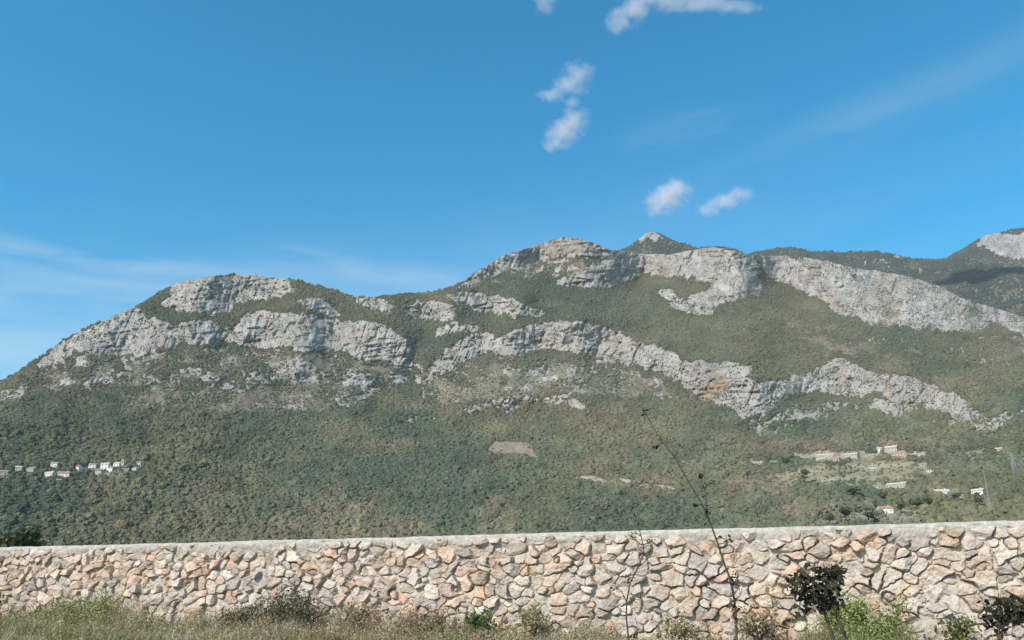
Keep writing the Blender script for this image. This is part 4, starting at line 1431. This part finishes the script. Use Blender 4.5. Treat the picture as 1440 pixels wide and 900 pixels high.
for s in sides:
    m = MB()
    m.tube(plant_path(s, Y) - O, np.linspace(.0055, .003, len(s)), 5)
    m.build('twig', M_DARK, root, smooth=True)
lc = []
for (x, y, sx, sy, n) in ((890, 712, 5, 3, 14), (897, 736, 3, 4, 12), (888, 752, 5, 2, 10), (914, 760, 4, 3, 12), (866, 826, 4, 3, 10), (890, 812, 4, 8, 14), (896, 845, 6, 3, 8)):
    for k in range(n):
        lc.append(at(x + rng.normal() * sx, y + rng.normal() * sy, Y) - O + np.array([0, rng.normal() * .02, 0]))
lc = np.array(lc)
v, q, cc = leaves(lc, .02 * (.5 + .9 * rng.random(len(lc))), C_DK * 1.8 * (.6 + .9 * rng.random(len(lc)))[:, None], 78)
mesh_np('dried_leaves', v, q, M_LEAF, root, cols=cc)


def dark_plant(stems, blobs, Y, label, seed, rs=.014, leaf=.025):
    g = np.random.default_rng(seed)
    f = at(stems[0][-1][0], 900, Y)
    O = np.array([f[0], Y, 0.0])
    root = tag(empty('dark_sapling', O), label, 'sapling')
    for s in stems:
        P = plant_path(s, Y)
        b = P[-1].copy(); b[2] = -.05
        P = np.concatenate([P, [b]]) - O
        m = MB(); m.tube(P, np.linspace(rs * .55, rs, len(P)), 7); m.build('stem', M_DARK, root, smooth=True)
    lc = []
    m = MB()
    tops = [s[0] for s in stems]
    for (x, y, sx, sy, n) in blobs:
        t = tops[int(g.integers(0, len(tops)))]
        m.tube(plant_path([t, ((t[0] + x) / 2, (t[1] + y) / 2 + 2), (x, y)], Y) - O, [rs * .4, rs * .3, rs * .15], 5)
        for k in range(int(n * 1.5)):
            lc.append(at(x + g.normal() * sx * 1.3, y + g.normal() * sy * 1.25, Y) - O + np.array([0, g.normal() * .05, 0]))
    m.build('branch', M_DARK, root, smooth=True)
    lc = np.array(lc)
    v, q, cc = leaves(lc, leaf * (.5 + .9 * g.random(len(lc))), np.where(g.random(len(lc))[:, None] < .25, np.array([.085, .08, .035]), C_DK * 1.5) * (.5 + g.random(len(lc)))[:, None], seed + 1, 1.9)
    mesh_np('foliage', v, q, M_LEAF, root, cols=cc)


dark_plant([[(1156, 842), (1160, 862), (1166, 882), (1172, 900)], [(1168, 845), (1177, 865), (1184, 885), (1190, 900)]],
           [(1128, 812, 6, 4, 22), (1142, 806, 7, 5, 30), (1160, 806, 7, 4, 30), (1174, 812, 5, 6, 22), (1124, 830, 5, 5, 20), (1138, 828, 7, 7, 40), (1156, 826, 8, 8, 50), (1170, 832, 5, 8, 26),
            (1130, 846, 5, 5, 18), (1148, 845, 7, 7, 40), (1163, 848, 6, 6, 30), (1116, 820, 4, 4, 10), (1178, 800, 3, 4, 8), (1176, 850, 4, 5, 12)],
           5.0, 'blackish sapling with two stems and ragged dark leaves before the wall', 801)
dark_plant([[(1406, 862), (1405, 880), (1404, 900)], [(1414, 866), (1410, 884), (1408, 900)]],
           [(1398, 858, 5, 5, 24), (1412, 852, 7, 5, 34), (1426, 852, 6, 5, 28), (1436, 858, 5, 6, 24), (1404, 870, 5, 6, 28), (1420, 866, 7, 6, 34), (1434, 872, 5, 5, 16), (1394, 868, 3, 4, 10), (1404, 884, 4, 6, 12), (1446, 850, 6, 6, 20), (1416, 880, 5, 4, 10)],
           5.2, 'short dark leafy sprig low before the near end of the wall', 802, .009)

# ------------------------------------------------------------------ clouds
def cloud(lobes, Rm, label, seed, dens=0.012, at_xyz=None, squash=0.8):
    """lobes: (px, py, rx, ry) in photo pixels at distance Rm"""
    k = Rm / F_PX / 1.0
    cx_ = np.mean([l[0] for l in lobes]); cy_ = np.mean([l[1] for l in lobes])
    dx, dy, dz = ray(cx_, cy_)
    dv = Vector((float(dx), float(dy), float(dz)))
    s_ = dv.length
    c0 = Vector((0, 0, EYE)) + dv * (Rm / s_)
    k = k / s_
    right = Vector((1, 0, 0))
    fwd = dv.normalized()
    right = (right - fwd * right.dot(fwd)).normalized()
    up = right.cross(fwd).normalized()
    rot = Matrix((right, fwd, up)).transposed()
    L = []
    for (x, y, rx, ry) in lobes:
        rx, ry = rx * 1.2, ry * 1.2
        L.append(((x - cx_) * k, 0.0, -(y - cy_) * k, rx * k, (rx + ry) * .5 * k * squash, ry * k))
    # hull
    import bmesh
    bm = bmesh.new()
    for (x, y, z, a, b, c) in L:
        bmesh.ops.create_icosphere(bm, subdivisions=3, radius=1.0, matrix=Matrix.Translation((x, y, z)) @ Matrix.Diagonal((a * 1.3, b * 1.3, c * 1.3, 1)))
    me = bpy.data.meshes.new('cloud')
    bm.to_mesh(me); bm.free()
    o = bpy.data.objects.new('cloud', me)
    COL.objects.link(o)
    if len(L) > 1:
        md_ = o.modifiers.new('join', 'REMESH')
        md_.mode = 'VOXEL'
        md_.voxel_size = min(min(l[3], l[5]) for l in L) * .22
        dg = bpy.context.evaluated_depsgraph_get()
        nm = bpy.data.meshes.new_from_object(o.evaluated_get(dg))
        o.modifiers.clear()
        o.data = nm
        nm.name = 'cloud'
    o.location = at_xyz if at_xyz is not None else c0
    o.rotation_euler = rot.to_euler() if at_xyz is None else (0, 0, 0)
    m = bpy.data.materials.new('cloud_vapour')
    m.use_nodes = True
    nt = m.node_tree
    nt.nodes.clear()
    out = nt.nodes.new('ShaderNodeOutputMaterial')
    vol = nt.nodes.new('ShaderNodeVolumePrincipled')
    vol.inputs['Color'].default_value = (1.0, 0.92, 0.92, 1)
    vol.inputs['Anisotropy'].default_value = 0.0
    nt.links.new(vol.outputs[0], out.inputs['Volume'])
    tc = nt.nodes.new('ShaderNodeTexCoord')

    def mth(op, a, b=None, clamp=False):
        n = nt.nodes.new('ShaderNodeMath'); n.operation = op; n.use_clamp = clamp
        for i, v_ in enumerate((a, b)):
            if v_ is None:
                continue
            if isinstance(v_, (int, float)):
                n.inputs[i].default_value = v_
            else:
                nt.links.new(v_, n.inputs[i])
        return n.outputs[0]
    best = None
    for (x, y, z, a, b, c) in L:
        s1 = nt.nodes.new('ShaderNodeVectorMath'); s1.operation = 'SUBTRACT'; s1.inputs[1].default_value = (x, y, z)
        nt.links.new(tc.outputs['Object'], s1.inputs[0])
        s2 = nt.nodes.new('ShaderNodeVectorMath'); s2.operation = 'DIVIDE'; s2.inputs[1].default_value = (a, b, c)
        nt.links.new(s1.outputs[0], s2.inputs[0])
        s3 = nt.nodes.new('ShaderNodeVectorMath'); s3.operation = 'LENGTH'
        nt.links.new(s2.outputs[0], s3.inputs[0])
        e = mth('SUBTRACT', 1.0, s3.outputs['Value'])
        if best is None:
            best = e
        else:
            best = mth('SMOOTH_MAX', best, e)
            best.node.inputs[2].default_value = 0.55
    scale = max(max(l[3], l[5]) for l in L)
    nz = nt.nodes.new('ShaderNodeTexNoise')
    nz.noise_dimensions = '4D'
    nz.inputs['W'].default_value = seed * 1.37
    nz.inputs['Scale'].default_value = 2.1 / scale
    nz.inputs['Detail'].default_value = 7
    nz.inputs['Roughness'].default_value = 0.58
    nt.links.new(tc.outputs['Object'], nz.inputs['Vector'])
    f = mth('ADD', best, mth('MULTIPLY', mth('SUBTRACT', nz.outputs[0], 0.535), 2.0))
    f = mth('MULTIPLY', mth('MULTIPLY', f, 0.8, clamp=True), dens)
    nt.links.new(f, vol.inputs['Density'])
    try:
        m.cycles.volume_step_rate = 0.35
    except Exception:
        pass
    o.data.materials.clear()
    o.data.materials.append(m)
    tag(o, label, 'cloud')
    return o


RC = 10500.0
cloud([(766, 4, 14, 16), (770, -14, 22, 18)], RC, 'small faint cloud cut by the top of the picture, apart from the rest', 1, .006)
cloud([(872, 30, 20, 15), (893, 14, 24, 15), (915, -6, 30, 16)], RC, 'slanting cloud tapering down from the top of the picture', 2, .008)
cloud([(950, 2, 34, 15), (990, 4, 34, 14), (1030, 8, 30, 11), (1055, 12, 18, 8)], RC, 'long flat cloud stretched along the top of the picture', 3, .005)
cloud([(812, 106, 22, 18), (796, 120, 20, 14), (776, 134, 20, 10), (816, 126, 12, 10), (804, 143, 13, 9)], RC, 'ragged cloud just above another one high over the saddle', 4, .006)
cloud([(806, 170, 22, 18), (794, 186, 24, 18), (780, 202, 18, 12)], RC, 'plump slanting cloud below the ragged one', 5, .008)
cloud([(950, 266, 24, 14), (937, 280, 26, 17), (924, 294, 16, 11)], RC, 'bright plump cloud hanging over the small pointed peak', 6, .010)
cloud([(1042, 273, 17, 11), (1020, 284, 24, 11), (998, 296, 18, 9)], RC, 'narrow slanting cloud beside the plump one over the peak', 7, .008)
# a cloud high overhead, out of view, whose shadow darkens a strip of the far ridge
sp_ = at_dist(np.array(1388.0), np.array(389.0), far_dist(2900, 0.30, 221, 500)(np.array([1388.0]), np.array([389.0]))[0])
cp = Vector([float(c) for c in sp_]) + SUN_DIR * 3600
cloud([(0, 0, 40, 20), (34, 6, 32, 14), (-36, 8, 28, 12)], 5200, 'small dense cloud overhead shading a strip of the far ridge', 8, .9, at_xyz=cp)
